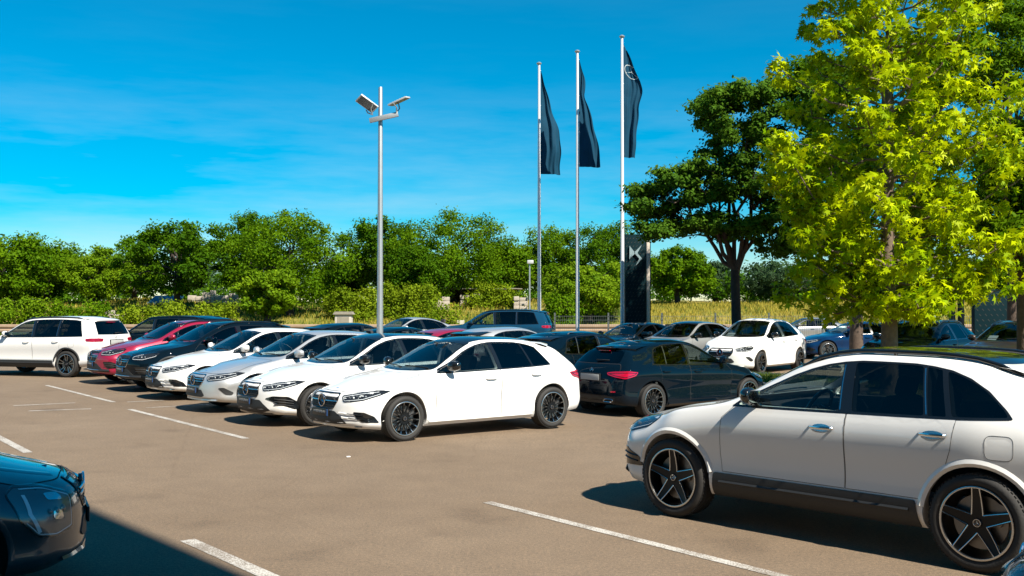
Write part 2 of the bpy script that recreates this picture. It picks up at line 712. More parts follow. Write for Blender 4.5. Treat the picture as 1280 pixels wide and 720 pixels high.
# ------------------------------------------------------------------ wheels and emblem
def emblem_mesh(r, name='emblem', mat='chrome', depth=0.008):
    """ring with a three-armed star in the x = 0 plane, facing +x"""
    mb = MB()
    n = 28
    v, f = [], []
    for k in range(n):
        t = 2 * math.pi * k / n
        for q in range(6):
            s = 2 * math.pi * q / 6
            rr = r + r * .09 * math.cos(s)
            v.append((depth * .5 + r * .09 * math.sin(s), rr * math.cos(t), rr * math.sin(t)))
    for k in range(n):
        for q in range(6):
            f.append((k * 6 + q, ((k + 1) % n) * 6 + q, ((k + 1) % n) * 6 + (q + 1) % 6, k * 6 + (q + 1) % 6))
    mb.raw(v, f)
    for a in (90, 210, 330):
        t = R(a)
        e = Vector((0, math.cos(t), math.sin(t)))
        s_ = Vector((0, -math.sin(t), math.cos(t)))
        tip = e * r * .95
        b = r * .16
        base1, base2 = s_ * b * .9 + e * b * .3, -s_ * b * .9 + e * b * .3
        cen = Vector((depth * 1.4, 0, 0))
        mb.raw([Vector((0, 0, 0)), base1, tip, base2, cen], [(4, 1, 2), (4, 2, 3), (4, 3, 0), (4, 0, 1)])
    return mb.mesh(name, [mat], smooth=False)

def wheel_meshes(Rw, rr, wd, style):
    """Rw tyre radius, rr rim radius, wd width; outer face towards +y at y = 0"""
    tyre = MB()
    prof = [(rr - .006, -.012), (rr + .012, -.002), (rr + (Rw - rr) * .45, .008), (Rw - .03, .004), (Rw - .010, -.012),
            (Rw, -.035), (Rw + .0, -.075), (Rw - .006, -.078), (Rw - .006, -.086), (Rw, -.089), (Rw, -wd + .089), (Rw - .006, -wd + .086), (Rw - .006, -wd + .078), (Rw, -wd + .075), (Rw, -wd + .035), (Rw - .012, -wd + .01), (Rw - .04, -wd), (rr, -wd + .005)]
    tyre.lathe(prof, 56, 'y')
    nb = 64
    for k in range(nb):                                   # shoulder blocks
        t = 2 * math.pi * k / nb
        rot = Matrix.Rotation(-t, 3, 'Y')
        for yy in (-.030, -wd + .030):
            tyre.box(rot @ Vector((Rw - .0035, yy, 0)), (.008, .034, .020), rot)
    rim = MB()
    rim.lathe([(rr - .004, -.016), (rr + .002, -.004), (rr - .006, .001), (rr - .016, -.004), (rr - .022, -.03), (rr - .030, -wd + .02)], 48, 'y')
    rim.lathe([(0.001, -.026), (.035, -.025), (.040, -.033), (.07, -.040), (.075, -.10)], 24, 'y')
    edge = MB()
    edge.lathe([(rr - .004, .0005), (rr + .001, .002), (rr - .003, .004), (rr - .013, .002), (rr - .013, -.003)], 48, 'y')
    def arm(ang, w0, w1, r0, r1, y0, y1, th, mb, skew=0.0):
        pts = []
        e = Vector((math.cos(ang), 0, math.sin(ang)))
        s_ = Vector((-math.sin(ang), 0, math.cos(ang)))
        k = 5
        for i in range(k + 1):
            t = i / k
            r_ = r0 + (r1 - r0) * t
            y = y0 + (y1 - y0) * t - .008 * math.sin(math.pi * t)
            w = w0 + (w1 - w0) * t
            for sx, yy in ((-1, y), (1, y), (.75, y - th), (-.75, y - th)):
                pts.append(e * r_ + s_ * (sx * w + skew * (1 - t)) + Vector((0, yy, 0)))
        f = []
        for i in range(k):
            for q in range(4):
                q2 = (q + 1) % 4
                f.append((i * 4 + q, i * 4 + q2, (i + 1) * 4 + q2, (i + 1) * 4 + q))
        f.append((0, 1, 2, 3))
        f.append((k * 4 + 3, k * 4 + 2, k * 4 + 1, k * 4))
        mb.raw(pts, f)
    if style == 'multi':
        for k in range(14):
            a = 2 * math.pi * (k + .25) / 14
            arm(a, .013, .011, .045, rr - .012, -.034, -.006, .03, rim)
            # bright milled edge on one flank of each spoke
            arm(a + .012, .0022, .0030, .10, rr - .014, -.0295, -.003, .004, edge, skew=.004)
    elif style == 'star':
        for k in range(5):
            a = 2 * math.pi * k / 5 + R(90)
            arm(a, .056, .030, .03, rr - .010, -.030, -.004, .035, rim)
            for sg in (-1, 1):
                # the two bright lines of each double spoke
                p0 = Vector((math.cos(a + sg * .62) * .070, -.026, math.sin(a + sg * .62) * .070))
                p1 = Vector((math.cos(a + sg * .36) * .108, -.0255, math.sin(a + sg * .36) * .108))
                p2 = Vector((math.cos(a + sg * .105) * (rr - .012), .000, math.sin(a + sg * .105) * (rr - .012)))
                edge.tube([p0, p1, p1.lerp(p2, .5) - Vector((0, .004, 0)), p2], [.0045, .0042, .004, .0042], 6)
    elif style == 'ten':
        for k in range(5):
            a = 2 * math.pi * k / 5 + R(90)
            for sg in (-1, 1):
                arm(a + sg * .20, .017, .013, .05, rr - .012, -.032, -.004, .03, rim)
                arm(a + sg * .20, .006, .005, .09, rr - .014, -.028, -.001, .004, edge)
    disc = MB()
    disc.lathe([(.02, -.085), (rr * .74, -.085), (rr * .74, -.11), (.02, -.11)], 32, 'y')
    disc.box((-rr * .56, -.085, rr * .25), (.07, .05, .15), Matrix.Rotation(R(-25), 3, 'Y'))
    cap = MB()
    cap.lathe([(.0005, -.020), (.030, -.021), (.034, -.028)], 20, 'y')
    em = emblem_mesh(.026, 'hub_emblem', 'chrome', .004)
    em.transform(Matrix.Translation((0, -.0205, 0)) @ Matrix.Rotation(R(90), 4, 'Z'))
    em.update()
    return dict(tyre=tyre.mesh('tyre', ['rubber'], angle=40), rim=rim.mesh('rim', ['rim_black'], angle=35),
                rim_edge=edge.mesh('rim_edge', ['satin_metal'], angle=40),
                brake_disc=disc.mesh('brake_disc', ['disc_metal'], angle=30),
                hub_cap=cap.mesh('hub_cap', ['black_gloss'], angle=30), hub_emblem=em)

# ------------------------------------------------------------------ a car type: a list of parts made once, copied for every car
class CarType:
    def __init__(self, sp):
        self.sp = sp
        self.parts = []
        v, f = body_mesh(sp)
        self.v, self.f = v, f
        self.bvh = BVHTree.FromPolygons([Vector(p) for p in v], f)
        self.cut = [[], [], []]          # three rounds of cutters
    def part(self, name, me, mat, parent=None, key=None):
        if isinstance(me, tuple):
            me = sharp(mesh_from(name, me[0], me[1]), 40)
        if mat and not me.materials:
            me.materials.append(MATS['paint_white'] if mat.startswith('@') else MATS[mat])
        self.parts.append((name, me, mat, parent, key or name))
        return len(self.parts) - 1
    def both(self, name, vf, mat, parent=None, key=None):
        a = self.part(name, vf, mat, parent[0] if parent else None, key)
        b = self.part(name, mir(*vf), mat, parent[1] if parent else None, key)
        return (a, b)
    def hit(self, kind, u, v, a=45.0):
        o3, d = frame(self.sp, kind, a)
        h, n, _, _ = self.bvh.ray_cast(o3(u, v), d)
        if h is None:
            h, n, _, _ = self.bvh.find_nearest(o3(u, v) + d * 1.5)
        if n.dot(d) > 0: n = -n
        return h, n
    def prism(self, rnd_, kind, poly, lo, hi, mirror=False, a=45.0):
        """cutter: outline pushed along the frame's direction between two depths measured from the frame's origin"""
        o3, d = frame(self.sp, kind, a)
        n = len(poly)
        v = [o3(p[0], p[1]) + d * lo for p in poly] + [o3(p[0], p[1]) + d * hi for p in poly]
        f = [tuple(range(n)), tuple(reversed(range(n, 2 * n)))] + [(i, n + i, n + (i + 1) % n, (i + 1) % n) for i in range(n)]
        self.cut[rnd_].append((v, f))
        if mirror:
            self.cut[rnd_].append(mir(v, f))
    def finish_body(self):
        sp = self.sp
        me = mesh_from('body', self.v, self.f, True, ['paint_white', 'liner'])
        bm = bmesh.new(); bm.from_mesh(me)
        bmesh.ops.recalc_face_normals(bm, faces=bm.faces[:]); bm.to_mesh(me); bm.free()
        tmp = bpy.data.objects.new('tmp_body', me)
        COL.objects.link(tmp)
        cavs = [body_mesh(sp, sp.cab[0], sp.cab[1], 0.055, 60)]
        cutters = []
        for i, lst in enumerate([cavs] + self.cut):
            if not lst: continue
            mb = MB()
            for v, f in lst:
                mb.raw(v, f, 1)
            cm = mb.mesh('tmp_cut', ['liner', 'liner'])
            co = bpy.data.objects.new('tmp_cut', cm)
            COL.objects.link(co)
            cutters.append(co)
            md = tmp.modifiers.new('b%d' % i, 'BOOLEAN')
            md.operation, md.solver, md.object = 'DIFFERENCE', 'MANIFOLD', co
            md.material_mode = 'INDEX'
        dg = bpy.context.evaluated_depsgraph_get()
        res = bpy.data.meshes.new_from_object(tmp.evaluated_get(dg))
        res.name = 'body'
        for co in cutters:
            cm = co.data
            bpy.data.objects.remove(co); bpy.data.meshes.remove(cm)
        bpy.data.objects.remove(tmp); bpy.data.meshes.remove(me)
        sharp(res, 32)
        res.materials.clear()
        res.materials.append(MATS['paint_white']); res.materials.append(MATS['liner'])
        self.parts.insert(0, ('body', res, '@paint', None, 'body'))
        # indices move by one
        self.parts = [self.parts[0]] + [(r_[0], r_[1], r_[2], None if r_[3] is None else r_[3] + 1) + tuple(r_[4:]) for r_ in self.parts[1:]]
        return res
# ------------------------------------------------------------------ body specifications (metres; s runs from nose to tail)
HATCH = dict(L=4.42, fo=.865, wb=2.729, Rw=.322, track=.885, rr=.075, ff=.95, rf=1.15, cab=(1.24, 4.30),
    top=[(0, .690), (.15, .735), (.5, .815), (.9, .885), (1.25, .945), (1.40, 1.01), (1.7, 1.185), (2.0, 1.345), (2.2, 1.408), (2.5, 1.440), (3.0, 1.432), (3.5, 1.398), (3.9, 1.352), (4.42, 1.30)],
    edge=[(0, .655), (.15, .70), (.5, .778), (.9, .850), (1.3, .925), (1.5, .985), (1.8, 1.135), (2.1, 1.290), (2.35, 1.362), (2.6, 1.386), (3.0, 1.378), (3.5, 1.335), (3.9, 1.285), (4.42, 1.22)],
    ew=[(0, .56), (.3, .66), (.9, .745), (1.3, .745), (1.6, .705), (2.1, .605), (2.5, .575), (3.2, .572), (3.8, .56), (4.42, .55)],
    sh=[(0, .585), (.3, .665), (.865, .800), (1.4, .895), (2.0, .930), (3.0, .960), (3.6, .985), (4.0, .985), (4.42, .96)],
    w=[(0, .80), (.3, .85), (.865, .897), (1.4, .888), (2.4, .890), (3.5, .900), (4.1, .87), (4.42, .83)],
    zb=[(0, .205), (.5, .165), (1.3, .185), (3.2, .185), (3.9, .21), (4.42, .26)],
    fz=[(.10, .12), (.20, .035), (.30, .0), (.5, .01), (.62, .04), (.70, .10), (.8, .2), (1.5, .25)], fp=(.34, .85, 2.7),
    rz=[(.15, .11), (.27, .03), (.45, .0), (.70, .02), (.85, .06), (.95, .12), (1.05, .23), (1.15, .345), (1.25, .435), (1.36, .49), (1.5, .5)], rp=(.20, .85, 3.0),
    db=[(1.46, .950), (1.8, .953), (2.5, .968), (3.3, .992), (3.7, 1.018), (3.9, 1.04)],
    dt=[(1.46, .956), (1.6, 1.010), (1.8, 1.100), (2.1, 1.252), (2.35, 1.325), (2.6, 1.350), (3.0, 1.338), (3.25, 1.300), (3.45, 1.235), (3.65, 1.13)],
    wins=[(1.50, 1.53, 2.545, 2.50), (2.62, 2.575, 3.20, 3.10), (3.235, 3.135, 3.56, 3.38)],
    wsh=[(-.665, .990), (-.45, .972), (0, .962), (.45, .972), (.665, .990), (.60, 1.16), (.525, 1.345), (.3, 1.372), (0, 1.380), (-.3, 1.372), (-.525, 1.345), (-.60, 1.16)],
    rwin=[(-.56, 1.03), (0, 1.015), (.56, 1.03), (.50, 1.19), (.44, 1.262), (0, 1.275), (-.44, 1.262), (-.50, 1.19)],
    door1=(1.395, 2.585), door2=3.42, sillz=.285)
SUV = dict(L=4.41, fo=.86, wb=2.729, Rw=.352, track=.905, rr=.085, ff=.95, rf=1.10, cab=(1.20, 4.28),
    top=[(0, .82), (.15, .875), (.5, .950), (.9, 1.012), (1.22, 1.065), (1.38, 1.14), (1.7, 1.330), (2.0, 1.480), (2.2, 1.530), (2.55, 1.558), (3.1, 1.552), (3.6, 1.520), (4.0, 1.475), (4.41, 1.42)],
    edge=[(0, .78), (.15, .83), (.5, .905), (.9, .975), (1.3, 1.045), (1.5, 1.115), (1.8, 1.270), (2.1, 1.415), (2.35, 1.488), (2.6, 1.515), (3.1, 1.510), (3.6, 1.468), (4.0, 1.415), (4.41, 1.35)],
    ew=[(0, .58), (.3, .69), (.9, .775), (1.3, .770), (1.6, .73), (2.1, .635), (2.5, .605), (3.2, .600), (3.8, .585), (4.41, .56)],
    sh=[(0, .68), (.3, .77), (.86, .915), (1.4, 1.01), (2.0, 1.040), (3.0, 1.065), (3.6, 1.085), (4.0, 1.08), (4.41, 1.05)],
    w=[(0, .82), (.3, .87), (.86, .917), (1.4, .905), (2.4, .906), (3.5, .922), (4.1, .885), (4.41, .84)],
    zb=[(0, .26), (.5, .22), (1.3, .245), (3.2, .245), (3.9, .27), (4.41, .33)],
    fz=[(.12, .14), (.26, .03), (.40, .0), (.6, .0), (.74, .03), (.83, .10), (.95, .2), (1.6, .25)], fp=(.30, .87, 2.9),
    rz=[(.2, .12), (.33, .03), (.5, .0), (.78, .02), (.95, .06), (1.08, .13), (1.20, .22), (1.35, .36), (1.48, .44), (1.6, .45)], rp=(.20, .87, 3.0),
    db=[(1.46, 1.055), (1.8, 1.058), (2.5, 1.070), (3.3, 1.088), (3.7, 1.105), (4.0, 1.13)],
    dt=[(1.46, 1.062), (1.6, 1.115), (1.8, 1.215), (2.1, 1.352), (2.35, 1.422), (2.6, 1.450), (3.0, 1.446), (3.3, 1.410), (3.48, 1.350), (3.62, 1.270), (3.72, 1.185), (3.80, 1.118)],
    wins=[(1.53, 1.58, 2.485, 2.44), (2.60, 2.545, 3.19, 3.10), (3.225, 3.135, 3.36, 3.25), (3.405, 3.295, 3.79, 3.75)],
    wsh=[(-.69, 1.105), (-.45, 1.088), (0, 1.078), (.45, 1.088), (.69, 1.105), (.625, 1.28), (.555, 1.470), (.3, 1.498), (0, 1.506), (-.3, 1.498), (-.555, 1.470), (-.625, 1.28)],
    rwin=[(-.58, 1.13), (0, 1.115), (.58, 1.13), (.53, 1.29), (.46, 1.385), (0, 1.40), (-.46, 1.385), (-.53, 1.29)],
    door1=(1.375, 2.56), door2=3.44, sillz=.47)
BOXY = dict(L=4.63, fo=.86, wb=2.829, Rw=.355, track=.905, rr=.08, ff=.9, rf=.95, cab=(1.20, 4.52),
    top=[(0, .86), (.15, .925), (.5, .995), (.9, 1.045), (1.22, 1.09), (1.36, 1.16), (1.65, 1.355), (1.93, 1.520), (2.12, 1.590), (2.5, 1.632), (3.2, 1.648), (3.9, 1.630), (4.3, 1.60), (4.63, 1.57)],
    edge=[(0, .82), (.15, .88), (.5, .95), (.9, 1.01), (1.3, 1.07), (1.5, 1.16), (1.75, 1.31), (2.02, 1.465), (2.25, 1.548), (2.6, 1.580), (3.2, 1.592), (3.9, 1.572), (4.3, 1.54), (4.63, 1.50)],
    ew=[(0, .60), (.3, .70), (.9, .785), (1.3, .780), (1.6, .735), (2.1, .655), (2.5, .63), (3.2, .628), (3.9, .62), (4.63, .60)],
    sh=[(0, .72), (.3, .80), (.86, .94), (1.4, 1.035), (2.0, 1.06), (3.0, 1.075), (3.6, 1.09), (4.2, 1.09), (4.63, 1.06)],
    w=[(0, .83), (.3, .875), (.86, .917), (1.4, .905), (2.4, .906), (3.6, .920), (4.3, .90), (4.63, .86)],
    zb=[(0, .27), (.5, .23), (1.3, .25), (3.4, .25), (4.1, .28), (4.63, .34)],
    fz=[(.12, .14), (.26, .03), (.40, .0), (.65, .0), (.80, .03), (.89, .10), (1.0, .2), (1.7, .25)], fp=(.28, .87, 3.0),
    rz=[(.2, .12), (.33, .03), (.5, .0), (.85, .015), (1.0, .03), (1.12, .06), (1.3, .15), (1.48, .25), (1.6, .29)], rp=(.15, .87, 3.4),
    db=[(1.44, 1.075), (1.8, 1.078), (2.5, 1.085), (3.3, 1.097), (3.9, 1.11), (4.3, 1.12)],
    dt=[(1.44, 1.085), (1.6, 1.160), (1.8, 1.285), (2.05, 1.425), (2.28, 1.505), (2.6, 1.536), (3.2, 1.548), (3.8, 1.530), (4.05, 1.49), (4.25, 1.40)],
    wins=[(1.51, 1.55, 2.50, 2.45), (2.60, 2.555, 3.32, 3.30), (3.40, 3.38, 4.14, 3.95)],
    wsh=[(-.70, 1.13), (-.45, 1.112), (0, 1.102), (.45, 1.112), (.70, 1.13), (.65, 1.30), (.58, 1.525), (.3, 1.553), (0, 1.562), (-.3, 1.553), (-.58, 1.525), (-.65, 1.30)],
    rwin=[(-.64, 1.15), (0, 1.14), (.64, 1.15), (.61, 1.32), (.55, 1.50), (0, 1.52), (-.55, 1.50), (-.61, 1.32)],
    door1=(1.36, 2.565), door2=3.50, sillz=.47)
SEDAN = dict(L=4.55, fo=.87, wb=2.729, Rw=.328, track=.885, rr=.075, ff=.95, rf=.7, cab=(1.24, 3.75),
    top=[(0, .690), (.15, .735), (.5, .815), (.9, .885), (1.25, .945), (1.40, 1.01), (1.7, 1.185), (2.0, 1.340), (2.2, 1.400), (2.5, 1.430), (2.9, 1.420), (3.3, 1.365), (3.6, 1.275), (3.9, 1.155), (4.1, 1.075), (4.3, 1.045), (4.55, 1.02)],
    edge=[(0, .655), (.15, .70), (.5, .778), (.9, .850), (1.3, .925), (1.5, .985), (1.8, 1.135), (2.1, 1.285), (2.35, 1.355), (2.6, 1.376), (2.9, 1.364), (3.3, 1.290), (3.6, 1.180), (3.9, 1.07), (4.1, 1.025), (4.3, 1.005), (4.55, .985)],
    ew=[(0, .56), (.3, .66), (.9, .745), (1.3, .745), (1.6, .705), (2.1, .605), (2.5, .575), (3.0, .57), (3.5, .60), (4.0, .70), (4.55, .66)],
    sh=[(0, .585), (.3, .665), (.865, .800), (1.4, .895), (2.0, .930), (3.0, .955), (3.6, .97), (4.0, .965), (4.55, .92)],
    w=HATCH['w'][:-2] + [(4.1, .88), (4.55, .83)],
    zb=[(0, .205), (.5, .165), (1.3, .185), (3.2, .185), (3.9, .21), (4.55, .28)],
    fz=HATCH['fz'], fp=(.34, .85, 2.7),
    rz=[(.15, .11), (.27, .03), (.45, .02), (.70, .02), (.95, .0), (1.02, .03), (1.5, .05)], rp=(.20, .85, 3.0),
    db=[(1.46, .950), (1.8, .953), (2.5, .965), (3.3, .985), (3.9, 1.0)],
    dt=[(1.46, .956), (1.6, 1.010), (1.8, 1.100), (2.1, 1.248), (2.35, 1.318), (2.6, 1.340), (2.9, 1.328), (3.2, 1.272), (3.4, 1.21), (3.6, 1.13), (3.75, 1.06)],
    wins=[(1.50, 1.53, 2.545, 2.50), (2.62, 2.575, 3.30, 3.08), (3.335, 3.115, 3.66, 3.45)],
    wsh=HATCH['wsh'], rwin=[(-.55, 1.10), (0, 1.10), (.55, 1.10), (.49, 1.25), (.43, 1.31), (0, 1.335), (-.43, 1.31), (-.49, 1.25)],
    door1=(1.395, 2.585), door2=3.42, sillz=.285)

def zscale(d, k):
    """a taller sister of a type"""
    o = dict(d)
    z = lambda v: v if v < .35 else .35 + (v - .35) * k
    for a in ('top', 'edge', 'sh', 'db', 'dt', 'wsh', 'rwin'):
        o[a] = [(s, z(v)) for s, v in d[a]]
    for a in ('fz', 'rz'):
        o[a] = [(z(v), q) for v, q in d[a]]
    return o
MPV = zscale(HATCH, 1.11)
MPV['zk'] = 1.11

def build_type(d, fronts, wheel_style='multi', clad=False, rails=False, rear=True, interior=True):
    sp = make_spec(**d)
    T = CarType(sp)
    bvh = T.bvh
    c = sp.c
    S, F, B, P = (frame(sp, k) for k in ('side', 'front', 'rear', 'top'))
    db, dt = Curve(sp.db), Curve(sp.dt)
    kz = d.get('zk', 1.0)
    # ---- doors below the belt line
    arc = lambda cx, r, a0, a1, n=8: [(cx + r * math.cos(R(a0 + (a1 - a0) * i / n)), sp.Rw + r * math.sin(R(a0 + (a1 - a0) * i / n))) for i in range(n + 1)]
    d0, d1 = sp.door1
    d2 = sp.door2
    zbelt = lambda s: db(s) - .016
    rax = sp.fo + sp.wb
    ra = sp.Rw + .075
    z0 = sp.sillz
    belt1 = [(s, zbelt(s)) for s in np.linspace(d1 - .003, d0 + .12, 8)]
    door1 = [(d0 + .02, z0), (d1 - .003, z0)] + belt1 + [(d0 + .015, zbelt(d0) - .10), (d0, .62)]
    k0 = math.degrees(math.asin(min(.98, (z0 - sp.Rw) / ra))) if abs(z0 - sp.Rw) < ra else 0
    arcpts = arc(rax, ra, 180 - k0, 122, 8)
    xa, za = arcpts[-1]
    belt2 = [(s, zbelt(s)) for s in np.linspace(d2, d1 + .003, 7)]
    door2 = [(d1 + .003, z0), (arcpts[0][0], z0)] + arcpts[1:] + [(d2 - .03, za + .14)] + belt2
    doors = []
    for nm, poly in (('door', door1), ('door', door2)):
        pl = round_poly(offset_poly(poly, .003), .012, 2)
        vf = panel(bvh, S, pl, .0015, .075)
        dd = T.both('door', vf, '@paint')
        sv, sf = ribbon(bvh, S, poly, .0034, .0022, .05, True)
        T.both('door_seal', (sv, sf), 'seam', dd)
        doors.append(dd)
    # ---- windows
    outlines = []
    for (b0, t0, b1, t1) in sp.wins:
        nb = 7
        lo = [(s, db(s)) for s in np.linspace(b0, b1, nb)]
        hi = [(s, dt(s)) for s in np.linspace(t1, t0, nb)]
        outlines.append(round_poly(lo + hi, .022, 3))
    # black band round all the side glass
    b0, b1 = sp.wins[0][0], sp.wins[-1][2]
    t0, t1 = sp.wins[0][1], sp.wins[-1][3]
    band = [(s, db(s) - .016) for s in np.linspace(b0 - .06, b1 + .035, 16)] + [(s, dt(s) + .016) for s in np.linspace(t1 + .02, t0 - .02, 16)]
    vf = panel(bvh, S, round_poly(band, .015, 2), .0035, .03, holes=outlines)
    T.both('window_frame', vf, 'black_gloss')
    sv, sf = ribbon(bvh, S, [(s, db(s) - .0125) for s in np.linspace(b0 - .02, b1 + .01, 22)], .010, .0035, .05)
    T.both('belt_trim', (sv, sf), '@belt')
    for i, ol in enumerate(outlines):
        vf = panel(bvh, S, offset_poly(ol, -.006), .0005, .07)
        T.both('window', vf, 'glass_clear' if i == 0 else '@rearglass', doors[0] if i == 0 else (doors[1] if i < len(outlines) - 1 else None))
        T.prism(2, 'side', ol, .6, 1.75, mirror=True)
    # slim bright lines beside the pillars
    for (sb, st_) in ((sp.wins[0][2] + .012, sp.wins[0][3] + .012), (sp.wins[1][2] + .018, sp.wins[1][3] + .018)):
        sv, sf = ribbon(bvh, S, [(sb, db(sb) + .01), (st_, dt(st_) - .01)], .010, .005, .08)
        T.both('pillar_trim', (sv, sf), '@pillar')
    # ---- windscreen and rear window
    ws = round_poly(sp.wsh, .03, 3)
    vf = panel(bvh, F, ws, .002, .07)
    T.part('windscreen', vf, 'glass_front')
    T.prism(1, 'front', offset_poly(ws, .012), 1.0 + .3, 1.0 + 2.30)
    vf = panel(bvh, F, offset_poly(ws, -.010), .0030, .07, holes=[offset_poly(ws, .012)])
    T.part('windscreen_seal', vf, 'black_gloss')
    rw_ = round_poly(sp.rwin, .03, 3)
    vf = panel(bvh, B, rw_, .003, .07)
    T.part('rear_window', vf, '@rearwin')
    T.prism(1, 'rear', offset_poly(rw_, .02), .95, 2.1)
    # dashboard line of stickers under the screen: wipers
    for (ya, yb) in ((.58, .02), (-.02, -.52)):
        h0, n0 = T.hit('front', ya, sp.wsh[2][1] + .03)
        h1, n1 = T.hit('front', yb, sp.wsh[2][1] + .05)
        wip = MB().tube([h0 + n0 * .012, h0.lerp(h1, .5) + n0 * .022, h1 + n1 * .012], .007, 5)
        T.part('wiper', wip.mesh('wiper', ['black_matt'], angle=50), None)
    # ---- roof sheet (black glass or paint, by car)
    r0, r1 = sp.wins[0][3] - .40, sp.L - (.72 if sp.L < 4.6 and rear != 'sedan' else .6)
    if rear == 'sedan': r1 = 3.05
    rp_ = [(r0 + .05, -.50), (r0 + .012, -.25), (r0, 0), (r0 + .012, .25), (r0 + .05, .50), (r1, .48), (r1 + .03, 0), (r1, -.48)]
    vf = panel(bvh, P, round_poly(rp_, .05, 3), .0025, .09)
    T.part('roof_panel', vf, '@roof')
    # ---- bonnet: sheet with shut lines
    zc = sp.wsh[2][1]
    bon = [(.20, -.40), (.155, 0), (.20, .40), (.42, .66), (.8, .71), (1.25, .70), (1.20, .35), (1.17, 0), (1.20, -.35), (1.25, -.70), (.8, -.71), (.42, -.66)]
    bon = round_poly(bon, .08, 4)
    vf = panel(bvh, P, bon, .0015, .08)
    bn = T.part('bonnet', vf, '@paint')
    sv, sf = ribbon(bvh, P, bon, .008, .0025, .05, True)
    T.part('bonnet_gap', (sv, sf), 'black_matt', bn)
    # bonnet creases
    for sg in (1, -1):
        cl = [(.24, sg * .30), (.6, sg * .44), (1.12, sg * .56)]
        sv, sf = ribbon(bvh, P, cl, .09, .0016, .07, raise_=.006)
        T.part('bonnet_crease', (sv, sf), '@paint', bn)
    # ---- wheel arches
    for ax in (sp.fo, rax):
        v, f = [], []
        n = 40
        ar = sp.Rw + .048
        poly = [(c - ax + ar * math.cos(2 * math.pi * i / n), sp.Rw + .012 + ar * math.sin(2 * math.pi * i / n)) for i in range(n)]
        for sg in (1, -1):
            mb = MB().prism(poly, sg * .52, sg * 1.3, (0, 2, 1))
            T.cut[2].append((mb.v, mb.f))
    # ---- wheels
    W = wheel_meshes(sp.Rw, sp.Rw * .75, .225, wheel_style)
    for ax in (sp.fo, rax):
        for sg in (1, -1):
            Mx = Matrix.Translation((c - ax, sg * (sp.track + .002), sp.Rw)) @ Matrix.Rotation(0 if sg > 0 else math.pi, 4, 'Z')
            T.parts.append(('wheel', None, None, None, 'wheel', Mx))
            wi = len(T.parts) - 1
            for nm in ('tyre', 'rim', 'rim_edge', 'brake_disc', 'hub_cap', 'hub_emblem'):
                T.parts.append((nm, W[nm], None, wi, nm))
    # ---- arch lips
    for ax in (sp.fo, rax):
        a0, a1 = (-8, 188) if not clad else (12, 172)
        if ax == sp.fo: a1 -= 4
        ln = arc(ax, sp.Rw + .066, a0, a1, 22)
        ln = [(x, z + .010) for x, z in ln]
        sv, sf = ribbon(bvh, S, ln, .055 if clad else .036, .001, .05, raise_=.014 if clad else .004)
        T.both('arch_lip', (sv, sf), '@arch')
    # ---- sill
    zt = sp.sillz - .006
    a_l = sp.fo + sp.Rw + .09
    a_r = rax - sp.Rw - .09
    if clad:
        sill = [(a_l - .02, sp.zb_c(1.5) + .008), (a_r + .02, sp.zb_c(3) + .008), (a_r - .01, zt - .01), (a_l + .0, zt - .01)]
        vf = panel(bvh, S, round_poly(sill, .02, 2), .010, .045, skirt=.12)
        sl = T.both('sill_cladding', vf, 'black_plastic')
        ln = [(a_l + .06, zt - .085), (a_r - .06, zt - .085)]
        sv, sf = ribbon(bvh, S, ln, .03, .011, .1, raise_=.010)
        T.both('sill_rib', (sv, sf), 'black_plastic', sl)
    else:
        ln = [(a_l, sp.zb_c(1.5) + .065), (a_r, sp.zb_c(3) + .065)]
        sv, sf = ribbon(bvh, S, ln, .075, .002, .08, raise_=.014)
        T.both('sill', (sv, sf), '@paint')
    # ---- fuel flap
    fx, fz_ = rax + .16, db(rax) - .20
    fp_ = round_poly([(fx - .095, fz_ - .085), (fx + .095, fz_ - .085), (fx + .095, fz_ + .085), (fx - .095, fz_ + .085)], .05, 4)
    if clad:
        fl_ = T.part('fuel_flap', panel(bvh, S, fp_, .0012, .06), '@paint')
        T.part('flap_gap', ribbon(bvh, S, fp_, .003, .0022, .04, True), 'seam', fl_)
    # ---- door handles
    hm = MB()
    prof = [(-.105, .0), (-.09, .022), (-.03, .034), (.04, .034), (.09, .022), (.105, .0)]
    hv, hf = [], []
    for (x, y) in prof:
        for k in range(8):
            t = 2 * math.pi * k / 8
            hv.append((x, y + .010 * math.cos(t), .014 * math.sin(t)))
    for i in range(len(prof) - 1):
        for k in range(8):
            k2 = (k + 1) % 8
            hf.append((i * 8 + k, i * 8 + k2, (i + 1) * 8 + k2, (i + 1) * 8 + k))
    for j, (sh_, zz) in enumerate(((d1 - .20, .135), (d2 - .16, .130))):
        h, n = T.hit('side', sh_, db(sh_) - zz)
        v = [Vector(p) + h for p in hv]
        T.both('door_handle', (v, hf), '@handle', doors[j])
        pk = panel(bvh, S, [(sh_ + .085 * math.cos(2 * math.pi * i / 16), db(sh_) - zz - .002 + .030 * math.sin(2 * math.pi * i / 16)) for i in range(16)], .0022, .04)
        T.both('handle_recess', pk, '@recess', doors[j])
    # ---- mirrors
    mv, mf = [], []
    ms = sp.wins[0][0] + .14
    mz = db(ms) + .085
    h, n = T.hit('side', ms + .05, db(ms) + .0)
    nu, nv = 12, 16
    for i in range(nu + 1):
        a = math.pi * i / nu
        for j in range(nv):
            b = 2 * math.pi * j / nv
            sx = math.copysign(abs(math.cos(b)) ** .75, math.cos(b))
            sz = math.copysign(abs(math.sin(b)) ** .75, math.sin(b))
            r_ = abs(math.sin(a)) ** .7
            yy = -math.cos(a)
            x = .085 * r_ * sx
            if x < 0: x *= .45
            z = .078 * r_ * sz * (1 - .12 * yy)
            mv.append(Vector((c - ms - .04 + x - .02 * yy, (.925 + .105 * yy), mz + z + .01 * yy)))
